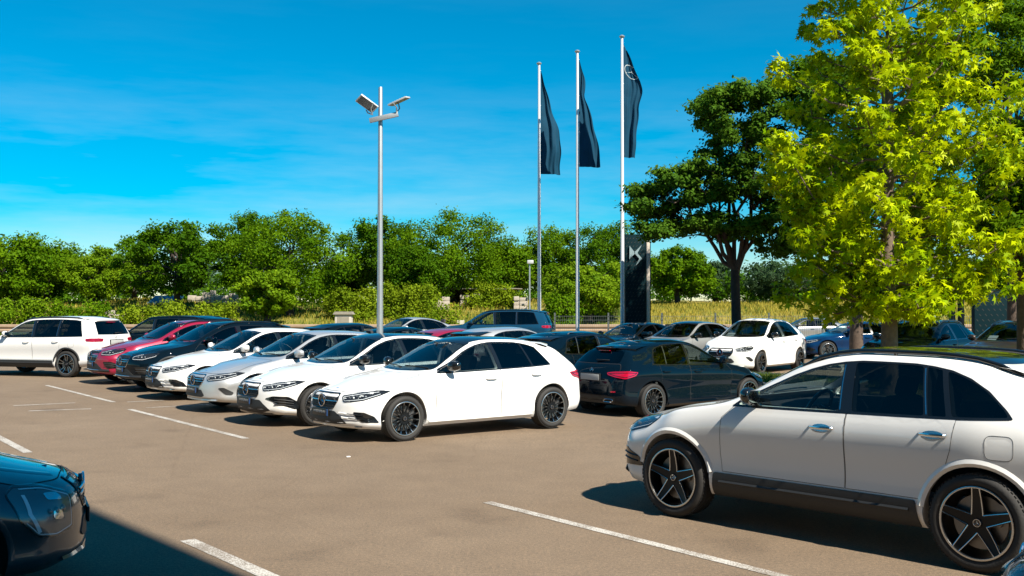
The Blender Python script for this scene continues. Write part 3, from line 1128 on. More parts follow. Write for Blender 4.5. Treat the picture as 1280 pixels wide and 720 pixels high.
    for i in range(nu):
        for j in range(nv):
            j2 = (j + 1) % nv
            mf.append((i * nv + j, i * nv + j2, (i + 1) * nv + j2, (i + 1) * nv + j))
    me = mesh_from('mirror', mv, mf)
    bm = bmesh.new(); bm.from_mesh(me); bmesh.ops.remove_doubles(bm, verts=bm.verts[:], dist=.0008); bmesh.ops.recalc_face_normals(bm, faces=bm.faces[:])
    bmv = [v.co.copy() for v in bm.verts]; bmf = [tuple(v.index for v in f.verts) for f in bm.faces]; bm.free()
    mm = T.both('mirror', (bmv, bmf), '@mirror')
    st = MB()
    st.tube([(c - ms - .05, h.y - .04, db(ms) - .01), (c - ms - .05, .87, mz - .055), (c - ms - .05, .94, mz - .05)], [.03, .024, .03], 8)
    T.both('mirror_arm', (st.v, st.f), 'black_gloss', mm)
    mg = MB().box((c - ms - .084, .925, mz), (.006, .16, .10), bev=.002)
    T.both('mirror_glass', (mg.v, mg.f), 'chrome', mm)
    # ---- roof rails
    if rails:
        for sg in (1, -1):
            pts = []
            ss = np.linspace(sp.wins[0][3] - .42, sp.L - .62, 12)
            for i, s in enumerate(ss):
                hh, nn = T.hit('top', s, sg * (sp.ew_c(s) - .05))
                lift = .026 if 0 < i < 11 else .004
                pts.append(hh + Vector((0, 0, lift)))
            rb = MB().tube(pts, [.010] + [.019] * 10 + [.010], 8)
            for i in (1, 5, 10):
                rb.tube([pts[i] - Vector((0, 0, .045)), pts[i]], .016, 6)
            T.part('roof_rail', rb.mesh('roof_rail', ['black_gloss'], angle=50), '@rail')
    # ---- interior
    if interior:
        zf = sp.zb_c(2) + .14
        hs_ = sp.top_c(2.6)
        das = MB()
        zd = db(1.6) - .005
        das.prism([(c - 1.30, zd - .42), (c - 1.30, zd - .035), (c - 1.58, zd + .005), (c - 1.86, zd - .02), (c - 1.92, zd - .10), (c - 1.80, zd - .42)], -.70, .70, (0, 2, 1))
        T.part('dashboard', das.mesh('dashboard', ['liner'], angle=30), None)
        sw = MB()
        tor = []
        Mx = Matrix.Translation((c - 2.02, .36, zd - .02)) @ Matrix.Rotation(R(62), 4, 'Y')
        n = 24
        pts = [Mx @ Vector((.175 * math.cos(2 * math.pi * i / n), .175 * math.sin(2 * math.pi * i / n), 0)) for i in range(n + 1)]
        sw.tube(pts, .017, 8, caps=False)
        for a in (0, 180, 270):
            pass
        for a in (90, 270, 0):
            sw.tube([Mx @ Vector((0, 0, -.01)), Mx @ Vector((.17 * math.cos(R(a)), .17 * math.sin(R(a)), 0))], .018, 6)
        sw.tube([Mx @ Vector((0, 0, .0)), Mx @ Vector((0, 0, -.16))], .04, 8)
        T.part('steering_wheel', sw.mesh('steering_wheel', ['black_gloss'], angle=50), None)
        def seat_mb(x, y, wdt, zc_, hr=True, bench=False):
            q = MB()
            q.box((x, y, zf + .18), (.50, wdt, .18), bev=.05)
            rot = Matrix.Rotation(R(-16), 3, 'Y')
            q.box(Vector((x - .30, y, zf + .50)), (.14, wdt, .62), rot, bev=.05)
            for yy in ((y,) if not bench else (y - .36, y + .36)):
                q.box(Vector((x - .40, yy, zf + .88)), (.09, .26, .17), rot, bev=.04)
                q.tube([Vector((x - .37, yy - .06, zf + .74)), Vector((x - .39, yy - .06, zf + .84))], .008, 5)
                q.tube([Vector((x - .37, yy + .06, zf + .74)), Vector((x - .39, yy + .06, zf + .84))], .008, 5)
            return q
        for yy in (.36, -.36):
            T.part('seat', seat_mb(c - 2.42, yy, .50, 0).mesh('seat', ['seat_fabric'], angle=40), None)
        T.part('rear_bench', seat_mb(c - 3.30, 0, 1.22, 0, bench=True).mesh('rear_bench', ['seat_fabric'], angle=40), None)
        rm = MB()
        hr_, _ = T.hit('front', 0, sp.wsh[8][1] - .07)
        rm.box(hr_ + Vector((-.12, 0, -.0)), (.05, .25, .07), bev=.015)
        rm.tube([hr_ + Vector((-.10, 0, .03)), hr_ + Vector((-.02, 0, .05))], .012, 6)
        T.part('rear_view_mirror', rm.mesh('rear_view_mirror', ['black_plastic'], angle=50), None)
    # ---- front ends
    for st_ in fronts:
        build_front(T, st_)
    # ---- rear end
    build_rear(T, rear)
    T.finish_body()
    return T

def plate_parts(T, key, zc, w=.46, hgt=.105):
    h, n = T.hit('front', 0, zc)
    q = MB().box((h.x + .014, 0, zc), (.018, w, hgt), bev=.004)
    p = T.part('number_plate', q.mesh('number_plate', ['plate_black'], angle=40), None, None, key)
    e = MB().box((h.x + .0245, w / 2 - .024, zc), (.003, .038, hgt - .012))
    T.part('plate_strip', e.mesh('plate_strip', ['plate_blue']), None, p, key)
    t = MB()
    rr_ = random.Random(3)
    y = -w / 2 + .045
    # the dealer's lettering, a few millimetres tall: light strokes too small to read
    while y < .165:
        ww = rr_.uniform(.008, .02)
        t.box((h.x + .0245, y, zc + .006 + rr_.uniform(-.003, .003)), (.002, ww, rr_.uniform(.022, .034)))
        y += ww + .009
    T.part('plate_lettering', t.mesh('plate_lettering', ['plate_text']), None, p, key)

def build_front(T, style):
    sp, bvh = T.sp, T.bvh
    F = frame(sp, 'front')
    A = 50.0
    D = frame(sp, 'fdiag', A)
    c = sp.c
    U = lambda s, y: UD(s, y, A)
    k = style + '|front'
    hz = {'amg': 0, 'facelift': 0, 'plain': 0, 'mpv': .05, 'tall': .05, 'suv': .115, 'boxy': .15}[style]
    gz = .575 + hz                      # grille centre height
    gw, gh = (.385, .105) if style in ('amg', 'facelift', 'plain', 'mpv', 'tall') else (.42, .13)
    # grille
    g = [(-gw, gz + gh * .25), (-gw * .86, gz + gh), (gw * .86, gz + gh), (gw, gz + gh * .25), (gw * .80, gz - gh), (-gw * .80, gz - gh)]
    if style == 'facelift':
        g = [(-gw * .9, gz + gh * .6), (-gw * .80, gz + gh), (gw * .80, gz + gh), (gw * .9, gz + gh * .6), (gw * 1.02, gz - gh * .55), (gw * .9, gz - gh), (-gw * .9, gz - gh), (-gw * 1.02, gz - gh * .55)]
    g = round_poly(g, .05, 4)
    gp = T.part('grille', panel(bvh, F, g, .0035, .06, skirt=.02), 'grille_black', None, k)
    sv, sf = ribbon(bvh, F, g, .014, .006, .05, True, raise_=.004)
    T.part('grille_frame', (sv, sf), '@grille', gp, k)
    pins = MB()
    n_r = 7
    for i in range(n_r):
        zz = gz - gh + gh * 2 * (i + .5) / n_r
        y = -gw + (.012 if i % 2 else 0)
        while y < gw:
            if inside((y, zz), g) and abs(y) > .09:
                h, n = T.hit('front', y, zz)
                pins.box(h + n * .005, (.006, .007, .005))
            y += .026
    T.part('grille_pins', pins.mesh('grille_pins', ['pin_metal']), None, gp, k)
    for sg in (1, -1):
        bar = MB()
        pts = []
        for y in np.linspace(.085, gw * .96, 7):
            h, n = T.hit('front', sg * y, gz)
            pts.append(h + n * .009)
        off_ = (.010,) if style in ('amg', 'facelift', 'mpv') else (.026, -.016)
        for o_ in off_ if style != 'amg' else (.0,):
            bar.tube([p + Vector((0, 0, o_)) for p in pts], .011, 6)
        T.part('grille_bar', bar.mesh('grille_bar', ['satin_metal'], angle=50), None, gp, k)
    h, n = T.hit('front', 0, gz)
    em = emblem_mesh(.088, 'emblem', 'chrome', .012)
    em.transform(Matrix.Translation(h + Vector((.012, 0, 0)))); em.update()
    T.part('emblem', em, None, gp, k)
    bk = MB().lathe([(.001, .0), (.082, .0), (.082, -.02)], 24, 'y')
    bkm = bk.mesh('emblem_back', ['black_gloss'], angle=40)
    bkm.transform(Matrix.Translation(h + Vector((.010, 0, 0))) @ Matrix.Rotation(R(-90), 4, 'Z')); bkm.update()
    T.part('emblem_back', bkm, None, gp, k)
    # small badge on the bonnet's nose
    h2, n2 = T.hit('top', .27, 0)
    bd = MB().box(h2 + n2 * .003, (.035, .028, .006), bev=.002)
    T.part('bonnet_badge', bd.mesh('bonnet_badge', ['plate_blue']), None, None, k)
    # headlights
    z = hz
    if style in ('amg', 'plain', 'facelift'):
        hl = [(U(.14, .42), .565 + z), (U(.12, .40), .655 + z), (U(.28, .60), .695 + z), (U(.52, .78), .728 + z), (U(.66, .83), .715 + z), (U(.50, .79), .655 + z), (U(.32, .66), .592 + z)]
    elif style == 'tall':
        hl = [(U(.13, .52), .44), (U(.13, .52), .66), (U(.27, .66), .735), (U(.42, .77), .75), (U(.49, .81), .71), (U(.45, .80), .54), (U(.37, .74), .43), (U(.26, .66), .41)]
    elif style == 'mpv':
        hl = [(U(.14, .42), .60 + z), (U(.14, .42), .665 + z), (U(.30, .62), .72 + z), (U(.52, .78), .745 + z), (U(.58, .80), .71 + z), (U(.45, .77), .63 + z), (U(.30, .66), .595 + z)]
    else:
        hl = [(U(.14, .46), .60 + z), (U(.13, .45), .685 + z), (U(.26, .62), .735 + z), (U(.46, .80), .775 + z), (U(.58, .85), .755 + z), (U(.50, .83), .665 + z), (U(.30, .68), .595 + z)]
    hl = round_poly(hl, .03, 3)
    base = T.both('headlight', panel(bvh, D, hl, .002, .03), 'lamp_silver' if style == 'tall' else 'lamp_base', None, k)
    us, vs = [p[0] for p in hl], [p[1] for p in hl]
    u0, u1, v0, v1 = min(us), max(us), min(vs), max(vs)
    sv, sf = ribbon(bvh, D, offset_poly(hl, .005), .009, .0045, .025, True)
    T.both('lamp_rim', (sv, sf), 'black_gloss', base, k)
    # light guide: a bright hook inside the lamp
    inn = offset_poly(hl, .020)
    m_ = len(inn)
    q0 = min(range(m_), key=lambda i: inn[i][0] + .5 * inn[i][1])
    lg = [inn[(q0 + j) % m_] for j in range(-m_ // 3, m_ // 3 + 1)]
    sv, sf = ribbon(bvh, D, lg, .006, .005, .03)
    T.both('light_guide', (sv, sf), 'lamp_white', base, k)
    for t, rr_ in ((.24, .026), (.38, .024), (.51, .020)):
        u = u0 + (u1 - u0) * t
        vv = [p[1] for p in hl if abs(p[0] - u) < .12]
        vm = (min(vv) + max(vv)) / 2 + .004
        h, n = T.hit('fdiag', u, vm, A)
        Mx = n.to_track_quat('Y', 'Z').to_matrix()
        prof = [(.001, .012), (rr_ * .6, .009), (rr_ * .9, .002), (rr_, 0)]
        b_ = MB().lathe(prof, 14, 'y')
        T.both('lamp_lens', ([h + n * .004 + Mx @ Vector(p) for p in b_.v], b_.f), 'lamp_silver', base, k)
    if style == 'tall':
        for (ua, ub, va, vb) in ((.22, .50, .66, .80), (.24, .46, .30, .48)):
            q = [(u0 + (u1 - u0) * ua, v0 + (v1 - v0) * va), (u0 + (u1 - u0) * ub, v0 + (v1 - v0) * (va + .04)), (u0 + (u1 - u0) * ub, v0 + (v1 - v0) * (vb + .02)), (u0 + (u1 - u0) * (ua + .04), v0 + (v1 - v0) * vb)]
            T.both('reflector_bowl', panel(bvh, D, round_poly(q, .02, 3), .007, .03, skirt=.006), 'chrome', base, k)
        sv, sf = ribbon(bvh, D, [(u0 + (u1 - u0) * .68, v0 + (v1 - v0) * .14), (u0 + (u1 - u0) * .80, v0 + (v1 - v0) * .5), (u0 + (u1 - u0) * .78, v0 + (v1 - v0) * .84)], .022, .006, .03)
        T.both('light_guide', (sv, sf), 'lamp_white', base, k)
    T.both('lamp_cover', panel(bvh, D, offset_poly(hl, .002), .014, .03, skirt=.012), 'lamp_glass', base, k)
    # ---- bumper
    z = hz
    if style == 'amg':
        mid = [(-.42, .385), (-.33, .440), (.33, .440), (.42, .385), (.55, .275), (.40, .262), (-.40, .262), (-.55, .275)]
        T.part('air_intake', panel(bvh, F, round_poly(mid, .03, 3), .007, .032, skirt=.02), 'black_plastic', None, k)
        inl = [(U(.19, .60), .440), (U(.30, .72), .435), (U(.40, .80), .375), (U(.46, .835), .285), (U(.28, .69), .300), (U(.22, .63), .365)]
        ip = T.both('side_intake', panel(bvh, D, round_poly(inl, .02, 3), .007, .032, skirt=.02), 'black_gloss', None, k)
        for zz, a_, b_ in ((.405, .46, .74), (.345, .50, .80)):
            ln_ = [(U(.10, .44 if zz > .4 else .50), zz + .012), (U(.22, .62), zz - .002), (U(.30, .70 if zz > .4 else .74), zz - .010)]
            sv, sf = ribbon(bvh, D, ln_, .013, .010, .04, raise_=.010)
            T.both('intake_fin', (sv, sf), 'black_gloss', ip, k)
            sv, sf = ribbon(bvh, D, [(U(.075, .40 if zz > .4 else .47), zz + .020), (U(.14, .52 if zz > .4 else .56), zz + .008)], .016, .010, .03, raise_=.012)
            T.both('fin_tip', (sv, sf), '@paint', ip, k)
        lip = [(y, .235 - .0 * abs(y)) for y in np.linspace(-.72, .72, 20)]
        sv, sf = ribbon(bvh, F, lip, .013, .003, .06, raise_=.010)
        T.part('front_lip', (sv, sf), '@lip', None, k)
        sv, sf = ribbon(bvh, D, [(U(.50, .855), .30), (U(.57, .875), .345), (U(.63, .885), .45), (U(.66, .89), .475)], .010, .002, .05, raise_=.006)
        T.both('bumper_crease', (sv, sf), '@paint', None, k)
    elif style == 'facelift':
        mid = [(-.62, .27), (-.42, .43), (.42, .43), (.62, .27), (.40, .225), (-.40, .225)]
        T.part('air_intake', panel(bvh, F, round_poly(mid, .03, 3), .007, .032, skirt=.02), 'black_plastic', None, k)
        inl = [(U(.12, .50), .455), (U(.20, .62), .495), (U(.38, .79), .490), (U(.50, .855), .40), (U(.54, .87), .30), (U(.46, .84), .285), (U(.30, .72), .36), (U(.18, .58), .425)]
        ip = T.both('side_intake', panel(bvh, D, round_poly(inl, .03, 3), .007, .032, skirt=.02), 'black_gloss', None, k)
        for zz in (.455, .415, .375):
            ln_ = [(U(.22, .65), zz - .004), (U(.34, .76), zz - .018), (U(.44, .82), zz - .04)]
            sv, sf = ribbon(bvh, D, ln_, .016, .010, .04, raise_=.010)
            T.both('intake_fin', (sv, sf), 'black_plastic', ip, k)
        lip = [(y, .215) for y in np.linspace(-.62, .62, 18)]
        sv, sf = ribbon(bvh, F, lip, .028, .004, .06, raise_=.022)
        T.part('front_lip', (sv, sf), 'black_gloss', None, k)
    elif style in ('plain', 'mpv', 'tall'):
        mid = [(-.34, .415 + z), (.34, .415 + z), (.43, .315 + z), (.36, .285 + z), (-.36, .285 + z), (-.43, .315 + z)]
        T.part('air_intake', panel(bvh, F, round_poly(mid, .03, 3), .007, .032, skirt=.02), 'black_plastic', None, k)
        inl = [(U(.26, .62), .455 + z), (U(.33, .71), .465 + z), (U(.45, .81), .37 + z), (U(.42, .80), .325 + z), (U(.34, .74), .335 + z)]
        if style != 'tall':
            T.both('side_intake', panel(bvh, D, round_poly(inl, .03, 3), .007, .032, skirt=.02), 'black_plastic', None, k)
        lip = [(y, .24 + z * .3) for y in np.linspace(-.66, .66, 18)]
        sv, sf = ribbon(bvh, F, lip, .028, .004, .06, raise_=.02)
        T.part('front_lip', (sv, sf), '@lip', None, k)
    else:
        zz0 = z - .05
        mid = [(-.52, .37 + zz0), (-.38, .455 + zz0), (.38, .455 + zz0), (.52, .37 + zz0), (.60, .315 + zz0), (-.60, .315 + zz0)]
        T.part('air_intake', panel(bvh, F, round_poly(mid, .03, 3), .007, .032, skirt=.02), 'black_plastic', None, k)
        inl = [(U(.15, .56), .50 + zz0), (U(.30, .73), .505 + zz0), (U(.42, .83), .43 + zz0), (U(.46, .85), .345 + zz0), (U(.24, .66), .335 + zz0)]
        ip = T.both('side_intake', panel(bvh, D, round_poly(inl, .03, 3), .007, .032, skirt=.02), 'black_gloss', None, k)
        for q in (.455, .405):
            ln_ = [(U(.18, .60), q + zz0), (U(.30, .73), q + zz0 - .005), (U(.40, .82), q + zz0 - .02)]
            sv, sf = ribbon(bvh, D, ln_, .016, .010, .04, raise_=.010)
            T.both('intake_fin', (sv, sf), 'black_plastic', ip, k)
        lw = [(y, .285 + zz0) for y in np.linspace(-.76, .76, 20)]
        sv, sf = ribbon(bvh, F, lw, .07, .004, .06, raise_=.02)
        T.part('front_lip', (sv, sf), 'black_plastic', None, k)
        lw = [(y, .300 + zz0) for y in np.linspace(-.5, .5, 14)]
        sv, sf = ribbon(bvh, F, lw, .02, .024, .06, raise_=.006)
        T.part('skid_trim', (sv, sf), 'satin_metal', None, k)
    plate_parts(T, k, {'amg': .41, 'facelift': .40, 'plain': .40, 'mpv': .45, 'tall': .45, 'suv': .495, 'boxy': .53}[style])

def build_rear(T, rear):
    sp, bvh = T.sp, T.bvh
    B = frame(sp, 'rear')
    A = 45.0
    D = frame(sp, 'rdiag', A)
    U = lambda s, y: UD(s, y, A)
    c, L = sp.c, sp.L
    tall = sp.Rw > .34
    boxy = tall and L > 4.6
    z = (.13 if tall else 0) + (.05 if boxy else 0) + (.05 if getattr(sp, 'zk', 1) > 1 else 0)
    # tail lights
    tl = [(U(.06, .44), .855 + z), (U(.10, .60), .875 + z), (U(.30, .78), .885 + z), (U(.46, .84), .865 + z), (U(.40, .83), .80 + z), (U(.22, .75), .745 + z), (U(.10, .60), .775 + z), (U(.05, .46), .815 + z)]
    if boxy:
        tl = [(U(.06, .50), .865 + z), (U(.10, .66), .875 + z), (U(.22, .80), .875 + z), (U(.34, .87), .86 + z), (U(.33, .87), .80 + z), (U(.20, .79), .785 + z), (U(.06, .52), .79 + z)]
    if rear == 'sedan':
        tl = [(p[0], p[1] + .02) for p in tl]
    tl = round_poly(tl, .025, 3)
    b = T.both('tail_light', panel(bvh, D, tl, .012, .05, skirt=.012), 'tail_red')
    sv, sf = ribbon(bvh, D, offset_poly(tl, .026), .010, .0135, .05, True)
    T.both('light_guide', (sv, sf), 'black_gloss', b)
    # tailgate gap and plate
    gate = [(-.52, .62 + z), (.52, .62 + z), (.60, .74 + z), (.66, .93 + z), (.60, 1.01 + z), (-.60, 1.01 + z), (-.66, .93 + z), (-.60, .74 + z)]
    sv, sf = ribbon(bvh, B, round_poly(gate, .04, 3), .008, .002, .05, True)
    T.part('tailgate_gap', (sv, sf), 'black_matt')
    h, n = T.hit('rear', 0, .76 + z)
    q = MB().box((h.x - .010, 0, .76 + z), (.014, .50, .11), bev=.004)
    p = T.part('number_plate', q.mesh('number_plate', ['plate_grey'], angle=40), None)
    q = MB().box((h.x - .004, 0, .76 + z), (.014, .56, .15), bev=.004)
    T.part('plate_holder', q.mesh('plate_holder', ['black_plastic'], angle=40), None)
    h, n = T.hit('rear', 0, .885 + z)
    em = emblem_mesh(.042, 'emblem', 'chrome', .008)
    em.transform(Matrix.Translation(h + n * .006) @ Matrix.Rotation(math.pi, 4, 'Z')); em.update()
    T.part('emblem', em, None)
    # bumper: reflectors, diffuser, exhaust tips
    refl = [(U(.02, .56), .52 + z * .8), (U(.05, .66), .525 + z * .8), (U(.05, .66), .50 + z * .8), (U(.02, .56), .497 + z * .8)]
    T.both('reflector', panel(bvh, D, refl, .004, .05), 'tail_red')
    dz = .29 + z * .7
    dif = [(-.62, dz + .10), (-.50, dz + .135), (.50, dz + .135), (.62, dz + .10), (.58, dz + .0), (-.58, dz + .0)]
    T.part('diffuser', panel(bvh, B, round_poly(dif, .03, 3), .003, .06), 'black_plastic')
    ex = [(.36, dz + .035), (.40, dz + .085), (.55, dz + .085), (.57, dz + .06), (.53, dz + .03)]
    ex = round_poly(ex, .015, 3)
    sv, sf = ribbon(bvh, B, ex, .012, .006, .03, True, raise_=.006)
    T.both('exhaust_tip', (sv, sf), 'chrome')
    T.both('exhaust_mouth', panel(bvh, B, ex, .005, .05), 'black_matt')
    if rear != 'sedan':
        # roof spoiler over the rear window
        zr = sp.rwin[4][1] + .030
        pts_u, pts_l = [], []
        sv_, sf_ = [], []
        n_ = 13
        for i, y in enumerate(np.linspace(-.56, .56, n_)):
            hh, nn = T.hit('rear', y, zr - .03 * (abs(y) / .56) ** 3 * (0 if boxy else 1))
            hh2, _ = T.hit('top', min(L - .30, c - hh.x - .26), y)
            tip = hh + Vector((-.09 if not boxy else -.06, 0, .012))
            low = hh + Vector((-.02, 0, -.035))
            sv_ += [hh2 + Vector((0, 0, .002)), hh2.lerp(tip, .6) + Vector((0, 0, .016)), tip, tip + Vector((.006, 0, -.022)), low]
        for i in range(n_ - 1):
            for q_ in range(4):
                a = i * 5 + q_
                sf_.append((a, a + 1, a + 6, a + 5))
        me = mesh_from('spoiler', sv_, sf_, True)
        bm = bmesh.new(); bm.from_mesh(me); bmesh.ops.holes_fill(bm, edges=bm.edges[:], sides=8); bmesh.ops.recalc_face_normals(bm, faces=bm.faces[:]); bm.to_mesh(me); bm.free()
        me = sharp(me, 40)
        T.part('spoiler', me, '@spoiler')
        hb, nb_ = T.hit('rear', .0, zr - .035)
        bl = MB().box(hb + Vector((-.045, 0, -.012)), (.03, .30, .008))
        T.part('brake_light', bl.mesh('brake_light', ['tail_red']), None)
        h0, n0 = T.hit('rear', .02, sp.rwin[1][1] + .035)
        h1, n1 = T.hit('rear', -.30, sp.rwin[1][1] + .05)
        rw = MB().tube([h0 + n0 * .03, h1 + n1 * .014], [.014, .007], 6)
        T.part('rear_wiper', rw.mesh('rear_wiper', ['black_matt'], angle=50), None)

CAR_N = 0
def place_car(T, paint_name, loc, heading, label, group, front=None, roof='@', mirror=None, rail='black_gloss',
              spoiler=None, handle=None, arch=None, grille='black_gloss', lip=None, rearglass='glass_privacy', belt='black_gloss',
              pillar='black_gloss', skip=(), name='parked_car', category='car', steer=0.0):
    """heading: direction the nose points to, as an angle in the ground plane (degrees); loc: middle of the wheelbase"""
    x, y = loc[0], loc[1]
    root = empty(name, (x, y, ground_z(x, y) + 0.004), R(heading))
    tag(root, label, category, group)
    P = MATS[paint_name]
    role = {'@paint': P, '@roof': P if roof == '@' else MATS[roof], '@mirror': MATS[mirror] if mirror else P, '@rail': MATS[rail],
            '@spoiler': MATS[spoiler] if spoiler else P, '@handle': MATS[handle] if handle else P, '@arch': MATS[arch] if arch else P,
            '@grille': MATS[grille], '@lip': MATS[lip] if lip else P, '@rearglass': MATS[rearglass], '@rearwin': MATS[rearglass],
            '@belt': MATS[belt], '@pillar': MATS[pillar], '@recess': MATS['satin_metal'] if handle == 'chrome' else P}
    objs = []
    for rec in T.parts:
        nm, me, mat, par, key = rec[:5]
        if (front and '|' in key and key.split('|')[0] != front) or nm in skip or (par is not None and objs[par] is None):
            objs.append(None)
            continue
        o = bpy.data.objects.new(nm, me)
        COL.objects.link(o)
        o.parent = root if par is None else objs[par]
        if len(rec) > 5:
            o.matrix_local = rec[5]
        if nm in ('grille_pins', 'plate_lettering'):
            o['kind'] = 'stuff'
        if mat and mat.startswith('@'):
            o.material_slots[0].link = 'OBJECT'
            o.material_slots[0].material = role[mat]
        objs.append(o)
    return root
# ------------------------------------------------------------------ materials of the setting
def asphalt_mat():
    m, nt, b = new_mat('asphalt')
    N, Lk = nt.nodes, nt.links
    t = N.new('ShaderNodeTexCoord')
    def noise(scale, det, rough=.55):
        n = N.new('ShaderNodeTexNoise')
        n.inputs['Scale'].default_value = scale
        n.inputs['Detail'].default_value = det
        n.inputs['Roughness'].default_value = rough
        Lk.new(t.outputs['Object'], n.inputs['Vector'])
        return n
    big, mid, fine = noise(.22, 6, .6), noise(2.2, 6, .65), noise(95, 3, .7)
    grit = N.new('ShaderNodeTexVoronoi')
    grit.inputs['Scale'].default_value = 150
    Lk.new(t.outputs['Object'], grit.inputs['Vector'])
    r1 = N.new('ShaderNodeValToRGB')
    e = r1.color_ramp.elements
    e[0].position, e[0].color = .30, (.160, .116, .081, 1)
    e[1].position, e[1].color = .72, (.208, .156, .113, 1)
    Lk.new(big.outputs['Fac'], r1.inputs['Fac'])
    r2 = N.new('ShaderNodeValToRGB')
    e = r2.color_ramp.elements
    e[0].position, e[0].color = .33, (.93, .93, .935, 1)
    e[1].position, e[1].color = .70, (1.08, 1.075, 1.07, 1)
    Lk.new(mid.outputs['Fac'], r2.inputs['Fac'])
    r3 = N.new('ShaderNodeValToRGB')
    e = r3.color_ramp.elements
    e[0].position, e[0].color = .30, (.50, .555, .58, 1)
    e[1].position, e[1].color = .72, (1.52, 1.46, 1.38, 1)
    Lk.new(fine.outputs['Fac'], r3.inputs['Fac'])
    r4 = N.new('ShaderNodeValToRGB')          # single pale stones in the mix
    e = r4.color_ramp.elements
    e[0].position, e[0].color = .0, (1.5, 1.47, 1.40, 1)
    e[1].position, e[1].color = .22, (1, 1, 1, 1)
    Lk.new(grit.outputs['Distance'], r4.inputs['Fac'])
    # crack lines
    cw = N.new('ShaderNodeTexVoronoi')
    cw.feature = 'DISTANCE_TO_EDGE'
    cw.inputs['Scale'].default_value = .16
    dn = noise(1.3, 5)
    mv = N.new('ShaderNodeMix'); mv.data_type = 'VECTOR'
    mv.inputs['Factor'].default_value = .16
    Lk.new(t.outputs['Object'], mv.inputs['A'])
    Lk.new(dn.outputs['Color'], mv.inputs['B'])
    Lk.new(mv.outputs['Result'], cw.inputs['Vector'])
    r5 = N.new('ShaderNodeValToRGB')
    e = r5.color_ramp.elements
    e[0].position, e[0].color = .0, (.93, .925, .92, 1)
    e[1].position, e[1].color = .0022, (1, 1, 1, 1)
    Lk.new(cw.outputs['Distance'], r5.inputs['Fac'])
    grain = noise(34, 4, .75)
    r6 = N.new('ShaderNodeValToRGB')
    e = r6.color_ramp.elements
    e[0].position, e[0].color = .36, (.74, .79, .82, 1)
    e[1].position, e[1].color = .66, (1.26, 1.21, 1.15, 1)
    Lk.new(grain.outputs['Fac'], r6.inputs['Fac'])
    # old drips and darker patches where cars have stood
    st = noise(.9, 3, .5)
    r7 = N.new('ShaderNodeValToRGB')
    e = r7.color_ramp.elements
    e[0].position, e[0].color = .26, (.80, .80, .81, 1)
    e[1].position, e[1].color = .38, (1, 1, 1, 1)
    Lk.new(st.outputs['Fac'], r7.inputs['Fac'])
    cur = r1.outputs['Color']
    for r_ in (r2, r3, r4, r5, r6, r7):
        x = N.new('ShaderNodeMix'); x.data_type = 'RGBA'; x.blend_type = 'MULTIPLY'
        x.inputs['Factor'].default_value = 1.0
        Lk.new(cur, x.inputs['A']); Lk.new(r_.outputs['Color'], x.inputs['B'])
        cur = x.outputs['Result']
    Lk.new(cur, b.inputs['Base Color'])
    b.inputs['Roughness'].default_value = .88
    b.inputs['Specular IOR Level'].default_value = .25
    bp = N.new('ShaderNodeBump')
    bp.inputs['Strength'].default_value = .5
    bp.inputs['Distance'].default_value = .006
    Lk.new(fine.outputs['Fac'], bp.inputs['Height'])
    Lk.new(bp.outputs['Normal'], b.inputs['Normal'])
asphalt_mat()

def line_mat():
    """road paint worn through to the stones"""
    m, nt, b = new_mat('road_paint')
    N, Lk = nt.nodes, nt.links
    t = N.new('ShaderNodeTexCoord')
    n = N.new('ShaderNodeTexNoise'); n.inputs['Scale'].default_value = 85; n.inputs['Detail'].default_value = 4
    n2 = N.new('ShaderNodeTexNoise'); n2.inputs['Scale'].default_value = 3; n2.inputs['Detail'].default_value = 5
    Lk.new(t.outputs['Object'], n.inputs['Vector']); Lk.new(t.outputs['Object'], n2.inputs['Vector'])
    ad = N.new('ShaderNodeMath'); ad.operation = 'MULTIPLY_ADD'
    Lk.new(n2.outputs['Fac'], ad.inputs[0]); ad.inputs[1].default_value = .5
    Lk.new(n.outputs['Fac'], ad.inputs[2])
    r = N.new('ShaderNodeValToRGB')
    e = r.color_ramp.elements
    e[0].position, e[0].color = .66, (.20, .165, .13, 1)
    e[1].position, e[1].color = .84, (.52, .50, .46, 1)
    Lk.new(ad.outputs[0], r.inputs['Fac'])
    Lk.new(r.outputs['Color'], b.inputs['Base Color'])
    b.inputs['Roughness'].default_value = .75
line_mat()

def grass_ground_mat():
    m, nt, b = new_mat('grass_ground')
    N, Lk = nt.nodes, nt.links
    t = N.new('ShaderNodeTexCoord')
    n = N.new('ShaderNodeTexNoise'); n.inputs['Scale'].default_value = .13; n.inputs['Detail'].default_value = 7; n.inputs['Roughness'].default_value = .65
    Lk.new(t.outputs['Object'], n.inputs['Vector'])
    r = N.new('ShaderNodeValToRGB')
    e = r.color_ramp.elements
    e[0].position, e[0].color = .36, (.05, .085, .012, 1)
    e[1].position, e[1].color = .60, (.30, .24, .07, 1)
    k = e.new(.48); k.color = (.17, .17, .035, 1)
    Lk.new(n.outputs['Fac'], r.inputs['Fac'])
    Lk.new(r.outputs['Color'], b.inputs['Base Color'])
    b.inputs['Roughness'].default_value = .9
    b.inputs['Specular IOR Level'].default_value = .1
grass_ground_mat()

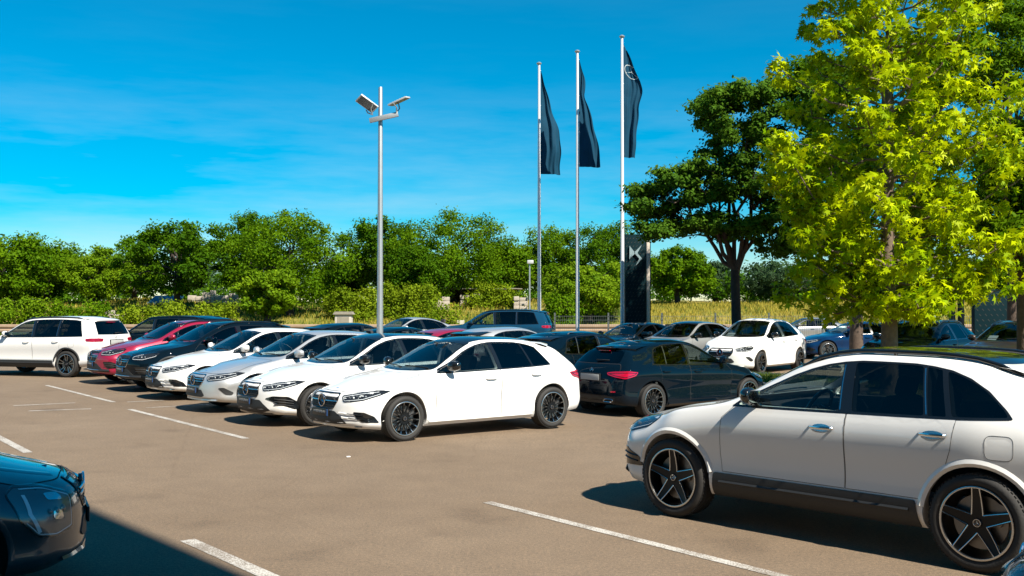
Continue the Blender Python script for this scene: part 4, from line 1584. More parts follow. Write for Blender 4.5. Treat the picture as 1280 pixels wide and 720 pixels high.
def leaf_mat(name, a, b_, trans=.4, rough=.6, spec=.06):
    """leaf: colour from a to b_ at random for each leaf, some light comes through"""
    m, nt, b = new_mat(name)
    N, Lk = nt.nodes, nt.links
    at = N.new('ShaderNodeAttribute'); at.attribute_name = 'leaf_tone'
    mx = N.new('ShaderNodeMix'); mx.data_type = 'RGBA'
    mx.inputs['A'].default_value = (*a, 1); mx.inputs['B'].default_value = (*b_, 1)
    Lk.new(at.outputs['Fac'], mx.inputs['Factor'])
    Lk.new(mx.outputs['Result'], b.inputs['Base Color'])
    b.inputs['Roughness'].default_value = rough
    b.inputs['Specular IOR Level'].default_value = spec
    tr = N.new('ShaderNodeBsdfTranslucent')
    hsv = N.new('ShaderNodeHueSaturation'); hsv.inputs['Value'].default_value = 1.3; hsv.inputs['Hue'].default_value = .485
    Lk.new(mx.outputs['Result'], hsv.inputs['Color'])
    Lk.new(hsv.outputs[0], tr.inputs['Color'])
    ms = N.new('ShaderNodeMixShader'); ms.inputs[0].default_value = trans
    Lk.new(b.outputs[0], ms.inputs[1]); Lk.new(tr.outputs[0], ms.inputs[2])
    Lk.new(ms.outputs[0], N['Material Output'].inputs[0])
    return m
leaf_mat('leaf_dark', (.022, .078, .002), (.095, .200, .004))
leaf_mat('leaf_mid', (.038, .110, .002), (.150, .270, .004))
leaf_mat('leaf_fresh', (.075, .165, .004), (.22, .34, .010))
leaf_mat('leaf_vine', (.09, .17, .006), (.28, .36, .015))
leaf_mat('leaf_blue', (.030, .072, .030), (.075, .130, .050))
leaf_mat('leaf_gum', (.075, .20, .001), (.56, .64, .003), trans=.30, rough=.42)
leaf_mat('leaf_locust', (.030, .095, .008), (.11, .22, .014), trans=.35)
leaf_mat('grass_dry', (.22, .20, .025), (.52, .42, .07), trans=.3, rough=.8, spec=.1)
leaf_mat('grass_green', (.040, .085, .008), (.12, .19, .02), trans=.35, rough=.7, spec=.2)
simple('bark', (.090, .062, .045), rough=.9, bump=.8, bscale=14, var=.45, vscale=9)
simple('bark_dark', (.040, .032, .026), rough=.9, bump=.8, bscale=14, var=.4, vscale=9)
simple('bark_gum', (.150, .110, .080), rough=.9, bump=.9, bscale=16, var=.45, vscale=10)
simple('galvanised', (.46, .49, .50), rough=.42, metal=.7, var=.12, vscale=5)
simple('white_pole', (.78, .79, .80), rough=.35, coat=.2, var=.05, vscale=2)
simple('lamp_grey', (.58, .59, .58), rough=.45, metal=.3)
simple('lamp_face', (.10, .115, .115), rough=.2)
simple('flag_cloth', (.008, .050, .092), rough=.7, spec=.1, bump=.15, bscale=400, var=.25, vscale=3)
simple('flag_print', (.34, .40, .42), rough=.7)
simple('sign_dark', (.004, .020, .026), rough=.55, spec=.08)
simple('sign_edge', (.62, .55, .47), rough=.4, metal=.3)
simple('sign_stud', (.060, .058, .050), rough=.5, metal=.0)
simple('rail_brown', (.30, .21, .14), rough=.7, var=.3, vscale=3, bump=.2, bscale=20)
simple('fence_grey', (.12, .14, .14), rough=.5, metal=.4)
simple('stone', (.42, .37, .31), rough=.9, bump=.6, bscale=9, var=.3, vscale=6)
simple('concrete', (.46, .42, .37), rough=.9, bump=.3, bscale=20, var=.2, vscale=5)
simple('tin', (.30, .27, .22), rough=.6, metal=.2, var=.3, vscale=5)
simple('wood_dark', (.05, .038, .028), rough=.85, bump=.4, bscale=20, var=.3, vscale=8)
simple('tarp_blue', (.03, .16, .30), rough=.55, bump=.3, bscale=4, var=.2, vscale=3)
simple('kerb_stone', (.36, .34, .31), rough=.85, bump=.4, bscale=25, var=.2, vscale=6)
simple('facade', (.22, .23, .24), rough=.6, var=.08, vscale=1)
simple('facade_glass', (.015, .022, .026), rough=.06, coat=.3)

# ------------------------------------------------------------------ ground
def grid_sheet(name, x0, x1, y0, y1, step, zf, mat, rot=None):
    nx, ny = int((x1 - x0) / step) + 1, int((y1 - y0) / step) + 1
    v = [(x0 + (x1 - x0) * i / (nx - 1), y0 + (y1 - y0) * j / (ny - 1)) for j in range(ny) for i in range(nx)]
    v = [(x, y, zf(x, y)) for x, y in v]
    f = [(j * nx + i, j * nx + i + 1, (j + 1) * nx + i + 1, (j + 1) * nx + i) for j in range(ny - 1) for i in range(nx - 1)]
    o = add(name, mesh_from(name, v, f, True), None, mat)
    o['kind'] = 'structure'
    return o
LOT_Y1 = 50.0
grid_sheet('parking_lot', -80, 80, -30, LOT_Y1, .8, ground_z, 'asphalt')

def bank_z(x, y):
    """land beyond the car park: verge, then a bank the trees stand on"""
    base = -.35 if y < LOT_Y1 - 2 else -.35 + .33 * smooth01((y - LOT_Y1 + 2) / 1.2)
    lift = 2.1 * smooth01((y - 59) / 17) + .6 * smooth01((y - 80) / 60)
    wob = .22 * math.sin(x * .21 + 1.3) * math.sin(y * .27) + .12 * math.sin(x * .63 + y * .4)
    return base + lift + wob * smooth01((y - 58) / 6)
bx_, by_ = [], []
xs = sorted(set([-3000, -1200, -500, -250, -160] + list(range(-120, 121, 4)) + [160, 250, 500, 1200, 3000]))
ys = sorted(set([-2000, -800, -300, -100, -40, 0, 30, 46, 48, 48.4, 49, 49.6, 50.4] + list(np.arange(52, 100, 2.0)) + [110, 130, 160, 220, 400, 900, 2000, 5000]))
gv = [(x, y, bank_z(x, y)) for y in ys for x in xs]
nx = len(xs)
gf = [(j * nx + i, j * nx + i + 1, (j + 1) * nx + i + 1, (j + 1) * nx + i) for j in range(len(ys) - 1) for i in range(nx - 1)]
g_ = add('ground', mesh_from('ground', gv, gf, True), None, 'grass_ground')
g_['kind'] = 'structure'
rd = grid_sheet('road', -300, 300, 51.2, 56.6, 2.7, lambda x, y: bank_z(x, y) + .03, 'asphalt')

# ------------------------------------------------------------------ painted lines
def paint_line(a, b, w):
    a, b = Vector((a[0], a[1])), Vector((b[0], b[1]))
    t = (b - a).normalized()
    n = Vector((-t.y, t.x)) * w / 2
    k = max(1, int((b - a).length / .5))
    v, f = [], []
    for i in range(k + 1):
        p = a.lerp(b, i / k)
        for q in (p - n, p + n):
            v.append((q.x, q.y, ground_z(q.x, q.y) + .004))
    for i in range(k):
        f.append((2 * i, 2 * i + 1, 2 * i + 3, 2 * i + 2))
    o = add('parking_line', mesh_from('parking_line', v, f), None, 'road_paint')
    o['kind'] = 'structure'
    return o
for p0, p1, w in (((609, 627), (1120, 755), .105), ((163, 511.5), (309, 548), .105), ((236, 674), (420, 755.6), .125), ((59, 481.5), (143, 502.5), .10),
                  ((-60, 515), (37, 565.5), .115), ((18, 507), (95, 503.4), .085), ((37, 513.6), (115, 510.9), .085), ((160, 502.4), (206, 500.2), .085),
                  ((184, 509.6), (262, 505.5), .085)):
    paint_line(px(*p0), px(*p1), w)

# ------------------------------------------------------------------ the planted strip between the rows of cars
strip_c, strip_d, strip_n = Vector((6.7, 26.4)), Vector((.707, -.707)), Vector((.707, .707))
def strip_pt(u, v):
    p = strip_c + strip_d * u + strip_n * v
    return p
def strip_outline(u0, u1, v0, v1, r, n=6):
    return round_poly([(u0, v0), (u1, v0), (u1, v1), (u0, v1)], r, n)
so = round_poly([(-5.2, -1.7), (3.4, -1.7), (3.7, -5.6), (16, -5.6), (16, 1.7), (-5.2, 1.7)], .9, 6)
si = offset_poly(so, .13)
kv, kf = [], []
n_ = len(so)
for ring, z in ((so, -.1), (so, .11), (si, .12), (si, .02)):
    for p in ring:
        q = strip_pt(p[0], p[1])
        kv.append((q.x, q.y, ground_z(q.x, q.y) + z))
for r_ in range(3):
    for i in range(n_):
        j = (i + 1) % n_
        kf.append((r_ * n_ + i, r_ * n_ + j, (r_ + 1) * n_ + j, (r_ + 1) * n_ + i))
ko = add('kerb', mesh_from('kerb', kv, kf, False), None, 'kerb_stone')
ko['kind'] = 'structure'
q_ = [strip_pt(p[0], p[1]) for p in si]
lo_ = add('lawn', mesh_from('lawn', [(q.x, q.y, ground_z(q.x, q.y) + .07) for q in q_], [tuple(range(len(q_)))]), None, 'grass_ground')
lo_['kind'] = 'structure'

# ------------------------------------------------------------------ the showroom behind the camera (its corner throws the shadow in the foreground)
bld = empty('showroom_building', (-12, -7.5, 0))
tag(bld, 'tall grey showroom building behind the viewer with bands of dark glass', 'building')
BX1, BY1, BH = 5.45, -1.2, 17.0
wx0, wx1 = -30.0, BX1
MB().box(((wx0 + wx1) / 2 + 12, (BY1 - 14) / 2 + 7.5, BH / 2), (wx1 - wx0, 14 + BY1, BH)).build('wall', 'facade', bld)
MB().box(((wx0 + wx1) / 2 + 12, BY1 - .1 + 7.5, BH - .25), (wx1 - wx0 + .02, .25, .5)).build('parapet', 'facade', bld)
for fl in range(4):
    for i in range(11):
        x = wx0 + 1.6 + i * 3.0
        wb_ = MB().box((x + 12, BY1 + .03 + 7.5, 1.9 + fl * 3.6), (2.6, .08, 2.3)).build('window', 'facade_glass', bld)

# ------------------------------------------------------------------ lamp post
def lamp_post():
    Z = 22.0
    b = pz(475, 384, Z)
    root = empty('lamp_post', (b.x, b.y, ground_z(b.x, b.y)))
    tag(root, 'tall galvanised lamp post with two tilted floodlights rising behind the white cars', 'lamp post')
    top = pz(475, 108, Z).z
    m_ = MB()
    m_.lathe([(.001, 0), (.15, 0), (.15, .03), (.075, .05), (.070, 1.2), (.058, 3.0), (.045, top - .02), (.040, top), (.001, top + .01)], 18)
    m_.build('pole', 'galvanised', root, angle=40)
    zc = pz(475, 147, Z).z
    MB().box((.085, -.10, zc), (.62, .06, .10), Matrix.Rotation(R(-13), 3, 'Y'), bev=.008).build('cross_beam', 'galvanised', root, angle=40)
    MB().lathe([(.062, zc - .035), (.066, zc - .03), (.066, zc + .03), (.062, zc + .035)], 16).build('clamp', 'black_plastic', root, angle=40)
    for sx, pc, tilt, yaw in ((-1, (459, 130), 32, 25), (1, (499, 127), -20, -18)):
        q = pz(pc[0], pc[1], Z)
        c_ = Vector((q.x - b.x, -.12, q.z))
        rot = Matrix.Rotation(R(yaw), 3, 'Z') @ Matrix.Rotation(R(tilt), 3, 'Y') @ Matrix.Rotation(R(-26 if sx < 0 else 9), 3, 'X')
        o = MB().box(c_, (.44, .27, .035), rot, bev=.010).build('floodlight', 'lamp_grey', root, angle=40)
        MB().box(c_ - rot @ Vector((0, 0, .020)), (.38, .22, .006), rot).build('lens', 'lamp_face', o)
        fins = MB()
        for k in range(7):
            fins.box(c_ + rot @ Vector((-.17 + .057 * k, 0, .022)), (.010, .20, .014), rot)
        fins.build('cooling_fins', 'lamp_grey', o)
        for sy in (-.15, .15):
            e0 = c_ + rot @ Vector((.08 * sx * -1, sy, -.02))
            e1 = Vector((c_.x * .75 + .05, -.10 + sy * .3, zc + .07 - .05 * sx * -1 * .5 + .02))
            MB().tube([e0, (e0 + e1) / 2 + Vector((sx * .04, 0, -.01)), e1], .014, 6).build('bracket', 'galvanised', root, angle=50)
lamp_post()

# ------------------------------------------------------------------ flag poles
def cloth(W, H, seed, y_amp):
    rr = random.Random(seed)
    ph = [rr.uniform(0, 6.28) for _ in range(6)]
    def f(u, v):
        w = W(v)
        x = .07 + u * w
        d = y_amp * (.25 + .75 * u) * (math.sin(7.5 * u + 2.2 * v + ph[0]) * .6 + math.sin(14 * u - 3.1 * v + ph[1]) * .32 + .22 * math.sin(25 * u + 6 * v + ph[2])) * (0.55 + .45 * v)
        d += .05 * math.sin(9 * v + ph[3]) * u
        x += .022 * math.sin(12 * v + ph[4]) * u + .02 * u * math.sin(23 * v + ph[5])
        z = -H * v - .10 * u * (1 - v) ** 2 * 3 - u * .12 * math.sin(3 * v)
        return Vector((x, .05 - d * min(1.0, u * 2.2) + .10 * u, z))
    return f
def flag_pole(pxx, ytop, Z, fy0, fy1, W, seed, lab, flab, emblem=None):
    b = pz(pxx, 384, Z)
    root = empty('flag_pole', (b.x, b.y, ground_z(b.x, b.y) if b.y < LOT_Y1 else 0))
    tag(root, lab, 'flag pole', 'flag poles behind the parked cars')
    top = pz(pxx, ytop, Z).z
    MB().lathe([(.001, 0), (.16, 0), (.16, .02), (.085, .04), (.083, 2), (.066, top * .7), (.052, top - .04), (.001, top - .03)], 16).build('pole', 'white_pole', root, angle=40)
    MB().lathe([(.001, top - .05), (.055, top - .05), (.115, top + .0), (.115, top + .03), (.05, top + .075), (.001, top + .08)], 14).build('finial', 'galvanised', root, angle=50)
    H = (fy1 - fy0) * Z / FPX
    z0 = pz(pxx, fy0, Z).z
    fl = empty('flag', (b.x, b.y, z0))
    tag(fl, flab, 'flag', 'dark flags on the poles')
    f = cloth(W, H, seed, .20)
    nu, nv = 26, 60
    v = [f(i / nu, j / nv) for j in range(nv + 1) for i in range(nu + 1)]
    v += [p + Vector((0, .006, 0)) for p in v]
    m0 = (nu + 1) * (nv + 1)
    fs = []
    for j in range(nv):
        for i in range(nu):
            a = j * (nu + 1) + i
            fs.append((a, a + nu + 1, a + nu + 2, a + 1))
            fs.append((a + m0, a + 1 + m0, a + nu + 2 + m0, a + nu + 1 + m0))
    o = add('cloth', mesh_from('cloth', v, fs), fl, 'flag_cloth')
    for v_ in (.02, .35, .68, .97):
        p = f(0, v_)
        MB().tube([p + Vector((.01, 0, 0)), Vector((-.03, 0, p.z))], .012, 5).build('ring', 'white_pole', fl)
    if emblem:
        u0, v0, r = emblem
        def strip(pts, w):
            vv, ff = [], []
            for i, (a, q) in enumerate(pts):
                t = Vector(pts[min(i + 1, len(pts) - 1)]) - Vector(pts[max(i - 1, 0)])
                t.normalize(); nn = Vector((-t.y, t.x)) * w / 2
                for s in (-1, 1):
                    X, Zz = a + nn.x * s, q + nn.y * s
                    vq = min(max(-Zz / H, 0), 1)
                    uq = (X - .07) / max(W(vq), .05)
                    P = f(min(max(uq, .0), 1.0), vq)
                    vv.append(P + Vector((0, -.012, 0)))
            for i in range(len(pts) - 1):
                ff.append((2 * i, 2 * i + 1, 2 * i + 3, 2 * i + 2))
            return vv, ff
        mb = MB()
        cx, cz = u0, -v0 * H
        mb.raw(*strip([(cx + r * math.cos(2 * math.pi * k / 30), cz + r * math.sin(2 * math.pi * k / 30)) for k in range(31)], .030))
        for a in (90, 210, 330):
            mb.raw(*strip([(cx, cz), (cx + r * .5 * math.cos(R(a)), cz + r * .5 * math.sin(R(a))), (cx + r * math.cos(R(a)), cz + r * math.sin(R(a)))], .026))
        mb.build('printed_emblem', 'flag_print', fl, smooth=True)
W1 = Curve([(0, .05), (.12, .20), (.35, .55), (.6, .86), (.8, .93), (1, .90)])
W2 = Curve([(0, .08), (.15, .26), (.28, .26), (.4, .45), (.7, .75), (.9, .95), (1, .92)])
W3 = Curve([(0, .15), (.12, .35), (.3, .72), (.38, .80), (.55, .62), (.75, .55), (1, .52)])
flag_pole(674, 80, 47.0, 84, 217, W1, 4, 'shortest of the three white flag poles, left, behind the navy boxy car', 'plain dark flag widening downwards on the shortest flag pole')
flag_pole(722, 66, 45.0, 70, 208, W2, 9, 'middle one of the three white flag poles', 'dark flag twisted near the top on the middle flag pole')
flag_pole(778, 48, 43.0, 53, 196, W3, 15, 'tallest of the three white flag poles, beside the dark sign tower', 'dark flag showing a ringed star on the tallest flag pole', emblem=(.42, .215, .30))

# ------------------------------------------------------------------ sign tower
def sign_tower():
    Z = 42.0
    a, b = pz(781, 384, Z), pz(813, 384, Z)
    top = pz(790, 297, Z).z
    w = (b.x - a.x)
    root = empty('sign_tower', ((a.x + b.x) / 2, Z, ground_z(a.x, Z)), R(0))
    tag(root, 'dark diamond-patterned sign tower with a silver winged emblem and pale edge', 'sign')
    wf = w * .80
    x0 = -w / 2
    MB().box((x0 + wf / 2, 0, top / 2), (wf, .42, top), bev=.01).build('panel', 'sign_dark', root, angle=40)
    MB().box((w / 2 - (w - wf) * .55, -.04, top / 2 - .12), ((w - wf) * .62, .38, top - .24), bev=.01).build('edge_strip', 'sign_edge', root, angle=40)
    MB().box((w / 2 - .03, .05, top / 2 - .1), (.05, .40, top - .2)).build('side_plate', 'sign_dark', root)
    MB().box((-.0, 0, .06), (w + .3, .7, .12), bev=.02).build('base', 'concrete', root, angle=40)
    st = MB()
    rows = int(top / .16)
    for j in range(rows):
        for i in range(7):
            xx = x0 + .06 + i * .135 + (.067 if j % 2 else 0)
            if xx < x0 + wf - .05:
                st.box((xx, -.214, .2 + j * .155), (.012, .008, .075), Matrix.Rotation(R(42), 3, 'Y'))
    so_ = st.build('studs', 'sign_stud', root)
    so_['kind'] = 'stuff'
    # emblem: two silver blades
    P = lambda X, Y: ((X - 789) * Z / FPX - ((a.x + b.x) / 2 - (789 - 640) * Z / FPX), CAM_H - (Y - HORIZ) * Z / FPX)
    def blade(pts, nm):
        q = [P(*p) for p in pts]
        MB().prism(q, -.30, -.245, (0, 2, 1)).build(nm, 'emblem_silver', root)
    simple('emblem_silver', (.38, .52, .56), rough=.3, metal=.4)
    blade([(786.0, 311.5), (793.2, 320.6), (785.8, 328.4)], 'emblem_wing')
    blade([(791.5, 320.2), (801.4, 310.4), (795.8, 320.6), (801.8, 327.8), (793.2, 336.8), (798.2, 327.6)], 'emblem_blade')
sign_tower()

# dark studded wall panel at the right, with black posts beside it
def dark_wall():
    Z = 40.0
    a = pz(1216, 384, Z)
    top = pz(1216, 362, Z).z
    root = empty('dark_panel_wall', (a.x, Z, ground_z(a.x, Z)))
    tag(root, 'dark wall panel with rows of studs behind the trees at right edge', 'wall')
    MB().box((2.2, 0, top / 2), (4.4, .3, top), bev=.01).build('panel', 'sign_dark', root, angle=40)
    st = MB()
    for j in range(int(top / .2)):
        for i in range(20):
            st.box((.1 + i * .22 + (.11 if j % 2 else 0), -.154, .2 + j * .2), (.016, .008, .10), Matrix.Rotation(R(-42), 3, 'Y'))
    st.build('studs', 'sign_stud', root)['kind'] = 'stuff'
    for xx, h in ((1190, 360), (1201, 360)):
        q = pz(xx, 384, 37)
        t = pz(xx, h, 37).z
        o = MB().tube([(0, 0, 0), (0, 0, t)], .11, 10).build('post', 'black_plastic', None, angle=40)
        o.location = (q.x, q.y, 0)
        tag(o, 'black post, %s of the two beside the dark wall panel' % ('left' if xx == 1190 else 'right'), 'post', 'black posts by the dark wall panel')
    q = pz(1166, 384, 36)
    o = MB().tube([(0, 0, 0), (0, 0, 3.1)], .13, 10).build('post', 'galvanised', None, angle=40)
    o.location = (q.x, q.y, 0)
    tag(o, 'grey post partly hidden under the low branches of the bright tree', 'post')
dark_wall()

# ------------------------------------------------------------------ mesh fence and guard rail
fy = 48.6
fence = empty('mesh_fence', (8, fy, 0))
tag(fence, 'grey wire mesh fence on posts along the far edge of the car park', 'fence')
post_m = MB().box((0, 0, .82), (.07, .07, 1.64)).mesh('post', ['fence_grey'])
pan = MB()
for i in range(25):
    pan.box((.05 + i * .1, 0, .78), (.008, .008, 1.45))
for z in (.12, .5, .9, 1.3, 1.48):
    pan.box((1.25, 0, z), (2.5, .012, .014))
pan_m = pan.mesh('mesh_panel', ['fence_grey'])
for i in range(16):
    x = -6.0 + i * 2.5
    o = add('post', post_m, fence); o.location = (x, 0, 0)
    o = add('mesh_panel', pan_m, fence); o.location = (x, -.05, 0)
    o['kind'] = 'stuff'
gr = empty('guard_rail', (0, 57.6, 0))
tag(gr, 'long brown guard rail running beside the road beyond the car park', 'guard rail')
gp = MB()
prof = [(-.06, .50), (-.10, .56), (-.10, .64), (-.03, .70), (-.03, .74), (-.10, .80), (-.10, .90), (-.06, .95)]
vv, ff = [], []
for x in (-110, 110):
    vv += [(x, p[0], p[1]) for p in prof]
    vv += [(x, p[0] + .03, p[1]) for p in prof]
k = len(prof)
for i in range(k - 1):
    ff.append((i, i + 1, 2 * k + i + 1, 2 * k + i)); ff.append((k + i, 3 * k + i, 3 * k + i + 1, k + i + 1))
ff += [(0, 2 * k, 3 * k, k), (k - 1, 2 * k - 1, 4 * k - 1, 3 * k - 1)]
gp.raw(vv, ff).build('beam', 'rail_brown', gr)
pm = MB().box((0, .06, .38), (.12, .14, 1.0)).mesh('post', ['wood_dark'])
for i in range(56):
    o = add('post', pm, gr); o.location = (-54 + i * 2.0, 0, 0)

# ------------------------------------------------------------------ small things on the bank
def at_bank(x, Z):
    X = (x - 640) * Z / FPX
    return Vector((X, Z, bank_z(X, Z)))
b = at_bank(430, 63)
ub = empty('utility_box', b)
tag(ub, 'small stone utility box with a pitched lid on the grassy bank', 'utility box')
MB().box((0, 0, .45), (1.0, .6, 1.2), bev=.02).build('housing', 'concrete', ub, angle=40)
MB().prism([(-.62, 1.05), (.62, 1.05), (.50, 1.22), (-.50, 1.22)], -.4, .4, (0, 2, 1)).build('lid', 'tin', ub)
MB().box((0, -.305, .5), (.7, .02, .8)).build('hatch', 'tin', ub)
b = at_bank(576, 62.5)
o = MB().box((0, 0, .3), (.44, .44, 1.3), bev=.03).build('concrete_block', 'concrete', None, angle=40)
o.location = b + Vector((0, 0, .15))
tag(o, 'pale concrete marker block standing above the navy boxy car', 'block')
# vine-covered lean-to
b = at_bank(600, 74)
sh = empty('garden_shelter', b)
tag(sh, 'old open garden shelter with a flat tin roof half covered by vines', 'shelter')
zr = pz(600, 362, 74).z - b.z
for x in (-2.6, -1.3, .6, 2.6):
    for y in (-.9, .9):
        MB().box((x, y, zr / 2 - .3), (.12, .12, zr + .6)).build('post', 'wood_dark', sh)
for i in range(6):
    MB().box((-2.4 + i * .98, 0, zr + .04 + (i % 2) * .015), (1.0, 2.5, .06), Matrix.Rotation(R(2), 3, 'Y')).build('roof_sheet', 'tin', sh)
MB().box((0, .95, zr / 2), (5.4, .06, zr), ).build('back_wall', 'wood_dark', sh)
rs = random.Random(5)
def rubble_wall(px0, px1, Z, h, lab):
    a, c_ = at_bank(px0, Z), at_bank(px1, Z)
    root = empty('stone_wall', a)
    tag(root, lab, 'wall', 'stone wall remains on the bank')
    x = 0
    while x < c_.x - a.x:
        w = rs.uniform(.35, .7)
        zz = -.3
        while zz < h * rs.uniform(.75, 1.1):
            hh = rs.uniform(.25, .42)
            MB().box((x + w / 2, rs.uniform(-.05, .05), zz + hh / 2), (w - .02, .4, hh - .02), Matrix.Rotation(R(rs.uniform(-2, 2)), 3, 'Y'), bev=.03).build('stone', 'stone', root, angle=40)
            zz += hh
        x += w
rubble_wall(542, 555, 71, .8, 'pale stone wall stub left of the garden shelter')
rubble_wall(575, 592, 72.5, .7, 'low pale stone wall in front of the garden shelter')
rubble_wall(642, 654, 71, 1.1, 'pale stone wall stub beside the small street lamp')
rubble_wall(235, 296, 80, .7, 'long low broken stone wall under the trees at left')
rubble_wall(132, 148, 66, 1.0, 'pale stone wall stub above the white boxy car')
b = at_bank(207, 74)
bs = empty('blue_shed', b)
tag(bs, 'low shed with a blue sheet roof under the dark tree', 'shed')
zr = pz(207, 376, 74).z - b.z
MB().box((0, 0, zr / 2 - .3), (1.6, 1.4, zr + .2)).build('wall', 'tin', bs)
MB().box((0, 0, zr + .05), (2.0, 1.9, .16), Matrix.Rotation(R(16), 3, 'X'), bev=.02).build('roof', 'tarp_blue', bs, angle=40)
# small street lamp
b = at_bank(662, 68)
sl = empty('street_lamp', b)
tag(sl, 'thin grey street lamp with a small square head among the far trees', 'street lamp')
zt_ = pz(662, 329, 68).z - b.z
MB().tube([(0, 0, -.3), (0, 0, zt_)], [.075, .05], 10).build('pole', 'galvanised', sl, angle=40)
MB().box((.05, 0, zt_ + .08), (.42, .34, .24), bev=.05).build('lamp_head', 'lamp_grey', sl, angle=40)
# ------------------------------------------------------------------ the cars
T_HATCH = build_type(HATCH, ['amg', 'facelift', 'plain'], 'multi')
T_SUV = build_type(SUV, ['suv'], 'star', clad=True, rails=True)
T_BOXY = build_type(BOXY, ['boxy'], 'ten', clad=True, rails=True)
COUPE = zscale(SEDAN, .94)
T_SEDAN = build_type(COUPE, ['amg'], 'ten', rear='sedan')
T_MPV = build_type(MPV, ['mpv', 'tall'], 'ten')

def by_nose(T, nose, hd):
    h = Vector((math.cos(R(hd)), math.sin(R(hd))))
    return (nose[0] - h.x * T.sp.c, nose[1] - h.y * T.sp.c)
def by_tail(T, tail, hd):
    h = Vector((math.cos(R(hd)), math.sin(R(hd))))
    k = T.sp.L - T.sp.c
    return (tail[0] + h.x * k, tail[1] + h.y * k)
def nose_at(x, y, z):
    """nose position from the pixel of the emblem at height z"""
    d = FPX * (CAM_H - z) / (y - HORIZ)
    return ((x - 640) * d / FPX, d)

ROW1 = 'cars in the front row facing left'
ROW2 = 'cars in the second row with their tails to the front row'
ROW3 = 'cars in the third row facing left'
H1 = 218.0
place_car(T_HATCH, 'paint_white', by_nose(T_HATCH, nose_at(402, 499, .58), H1), H1,
          'white hatchback with black multi-spoke wheels, nearest of the front row, showing its whole side', ROW1, front='amg', roof='black_gloss', mirror='black_gloss', lip='chrome')
place_car(T_HATCH, 'paint_white', by_nose(T_HATCH, nose_at(307, 486, .58), H1), H1,
          'white hatchback with big dark side intakes, second car of the front row', ROW1, front='facelift', roof='black_gloss', mirror='black_gloss')
place_car(T_HATCH, 'paint_silver', by_nose(T_HATCH, nose_at(241, 474.5, .58), H1), H1,
          'silver hatchback between two white cars in the front row', ROW1, front='plain', grille='chrome')
place_car(T_HATCH, 'paint_white', by_nose(T_HATCH, nose_at(188, 464, .58), H1), H1,
          'white hatchback with white mirrors between the silver car and the black car', ROW1, front='amg', lip='chrome')
place_car(T_SUV, 'paint_black', by_nose(T_SUV, nose_at(151, 451, .69), H1), H1,
          'black car in the front row between the white hatchback and the red car', ROW1, arch='black_plastic', grille='chrome', rail='black_gloss')
place_car(T_SUV, 'paint_red', by_nose(T_SUV, nose_at(114, 445, .69), H1), H1,
          'dark red car at the left end of the front row', ROW1, arch='black_plastic', grille='chrome')
# left: boxy cars facing away
place_car(T_BOXY, 'paint_white', (-13.14, 29.4), 163.0, 'white boxy car at the left edge showing its tail', 'boxy cars at left facing away', arch='black_plastic', pillar='satin_metal')
place_car(T_BOXY, 'paint_black', (-10.5, 31.4), 160.0, 'black boxy car behind the white boxy car', 'boxy cars at left facing away', arch='black_plastic', pillar='satin_metal')
# second row
H2 = 38.0
r0 = Vector((1.44, 19.5))
rv = Vector((-.62, .785)) * 2.45
place_car(T_HATCH, 'paint_navy', by_tail(T_HATCH, r0, H2), H2, 'navy hatchback seen from behind with a blank plate, right of the nearest white hatchback', ROW2, front='amg', pillar='satin_metal', mirror='black_gloss')
place_car(T_HATCH, 'paint_navy', by_tail(T_HATCH, r0 + rv, H2), H2, 'dark hatchback behind the nearest white hatchback, beside the navy one', ROW2, front='amg', pillar='satin_metal', spoiler='black_gloss')
place_car(T_HATCH, 'paint_silver', by_tail(T_HATCH, r0 + rv * 2, H2), H2, 'silver hatchback with only its roof showing above the nearest white hatchback', ROW2, front='plain', spoiler='black_gloss')
place_car(T_SEDAN, 'paint_red', by_tail(T_SEDAN, r0 + rv * 3, H2), H2, 'red low car with only its roof showing right of the lamp post', ROW2, front='amg')
place_car(T_SEDAN, 'paint_navy', by_tail(T_SEDAN, r0 + rv * 4, H2), H2, 'dark low car with its roof showing behind the lamp post', ROW2, front='amg')
place_car(T_HATCH, 'paint_black', by_tail(T_HATCH, r0 + rv * 5, H2), H2, 'black hatchback with its roof showing left of the lamp post', ROW2, front='amg', spoiler='black_gloss')
place_car(T_SEDAN, 'paint_silver', (-4.0, 39.0), H1, 'pale silver car whose roof end shows right of the lamp post, farther back', ROW3, front='amg')
# third row
H3 = 225.0
t0_, tv = Vector((7.2, 31.0)), Vector((-.707, .707)) * 2.5
place_car(T_MPV, 'paint_white', t0_, 232.0, 'white tall hatchback in the third row with a white sheet behind its windscreen', ROW3, front='mpv', mirror='black_gloss')
place_car(T_HATCH, 'paint_grey', t0_ + tv, H3, 'grey car with a dark roof, left of the white tall hatchback', ROW3, front='plain', roof='black_gloss', mirror='black_gloss')
place_car(T_SEDAN, 'paint_navy', t0_ + tv * 2 + Vector((.35, 0)), H3, 'dark blue low car in front of the sign tower', ROW3, front='amg', belt='chrome')
place_car(T_SUV, 'paint_black', t0_ - tv * 2, H3, 'black car behind the trunk of the bright tree', ROW3, belt='chrome', pillar='satin_metal')
place_car(T_SUV, 'paint_bronze', t0_ - tv * 3, H3, 'dark bronze car at the right edge with a white sheet behind its windscreen', ROW3)
place_car(T_BOXY, 'paint_midblue', (-.75, 39.0), 170.0, 'navy boxy car parked far back in front of the guard rail', 'cars farther back', arch='paint_midblue', belt='chrome', pillar='satin_metal')
place_car(T_SEDAN, 'paint_blue', (12.6, 38.5), 188.0, 'bright blue low car between the white tall hatchback and a tree trunk', 'cars farther back', front='amg', belt='chrome')
place_car(T_SEDAN, 'paint_grey', (15.2, 54.0), 180.0, 'grey car on the road beyond the fence', 'cars farther back', front='amg')
place_car(T_SEDAN, 'paint_silver', (16.4, 43.0), 200.0, 'silver low car seen between the tree trunks at right', 'cars farther back', front='amg')
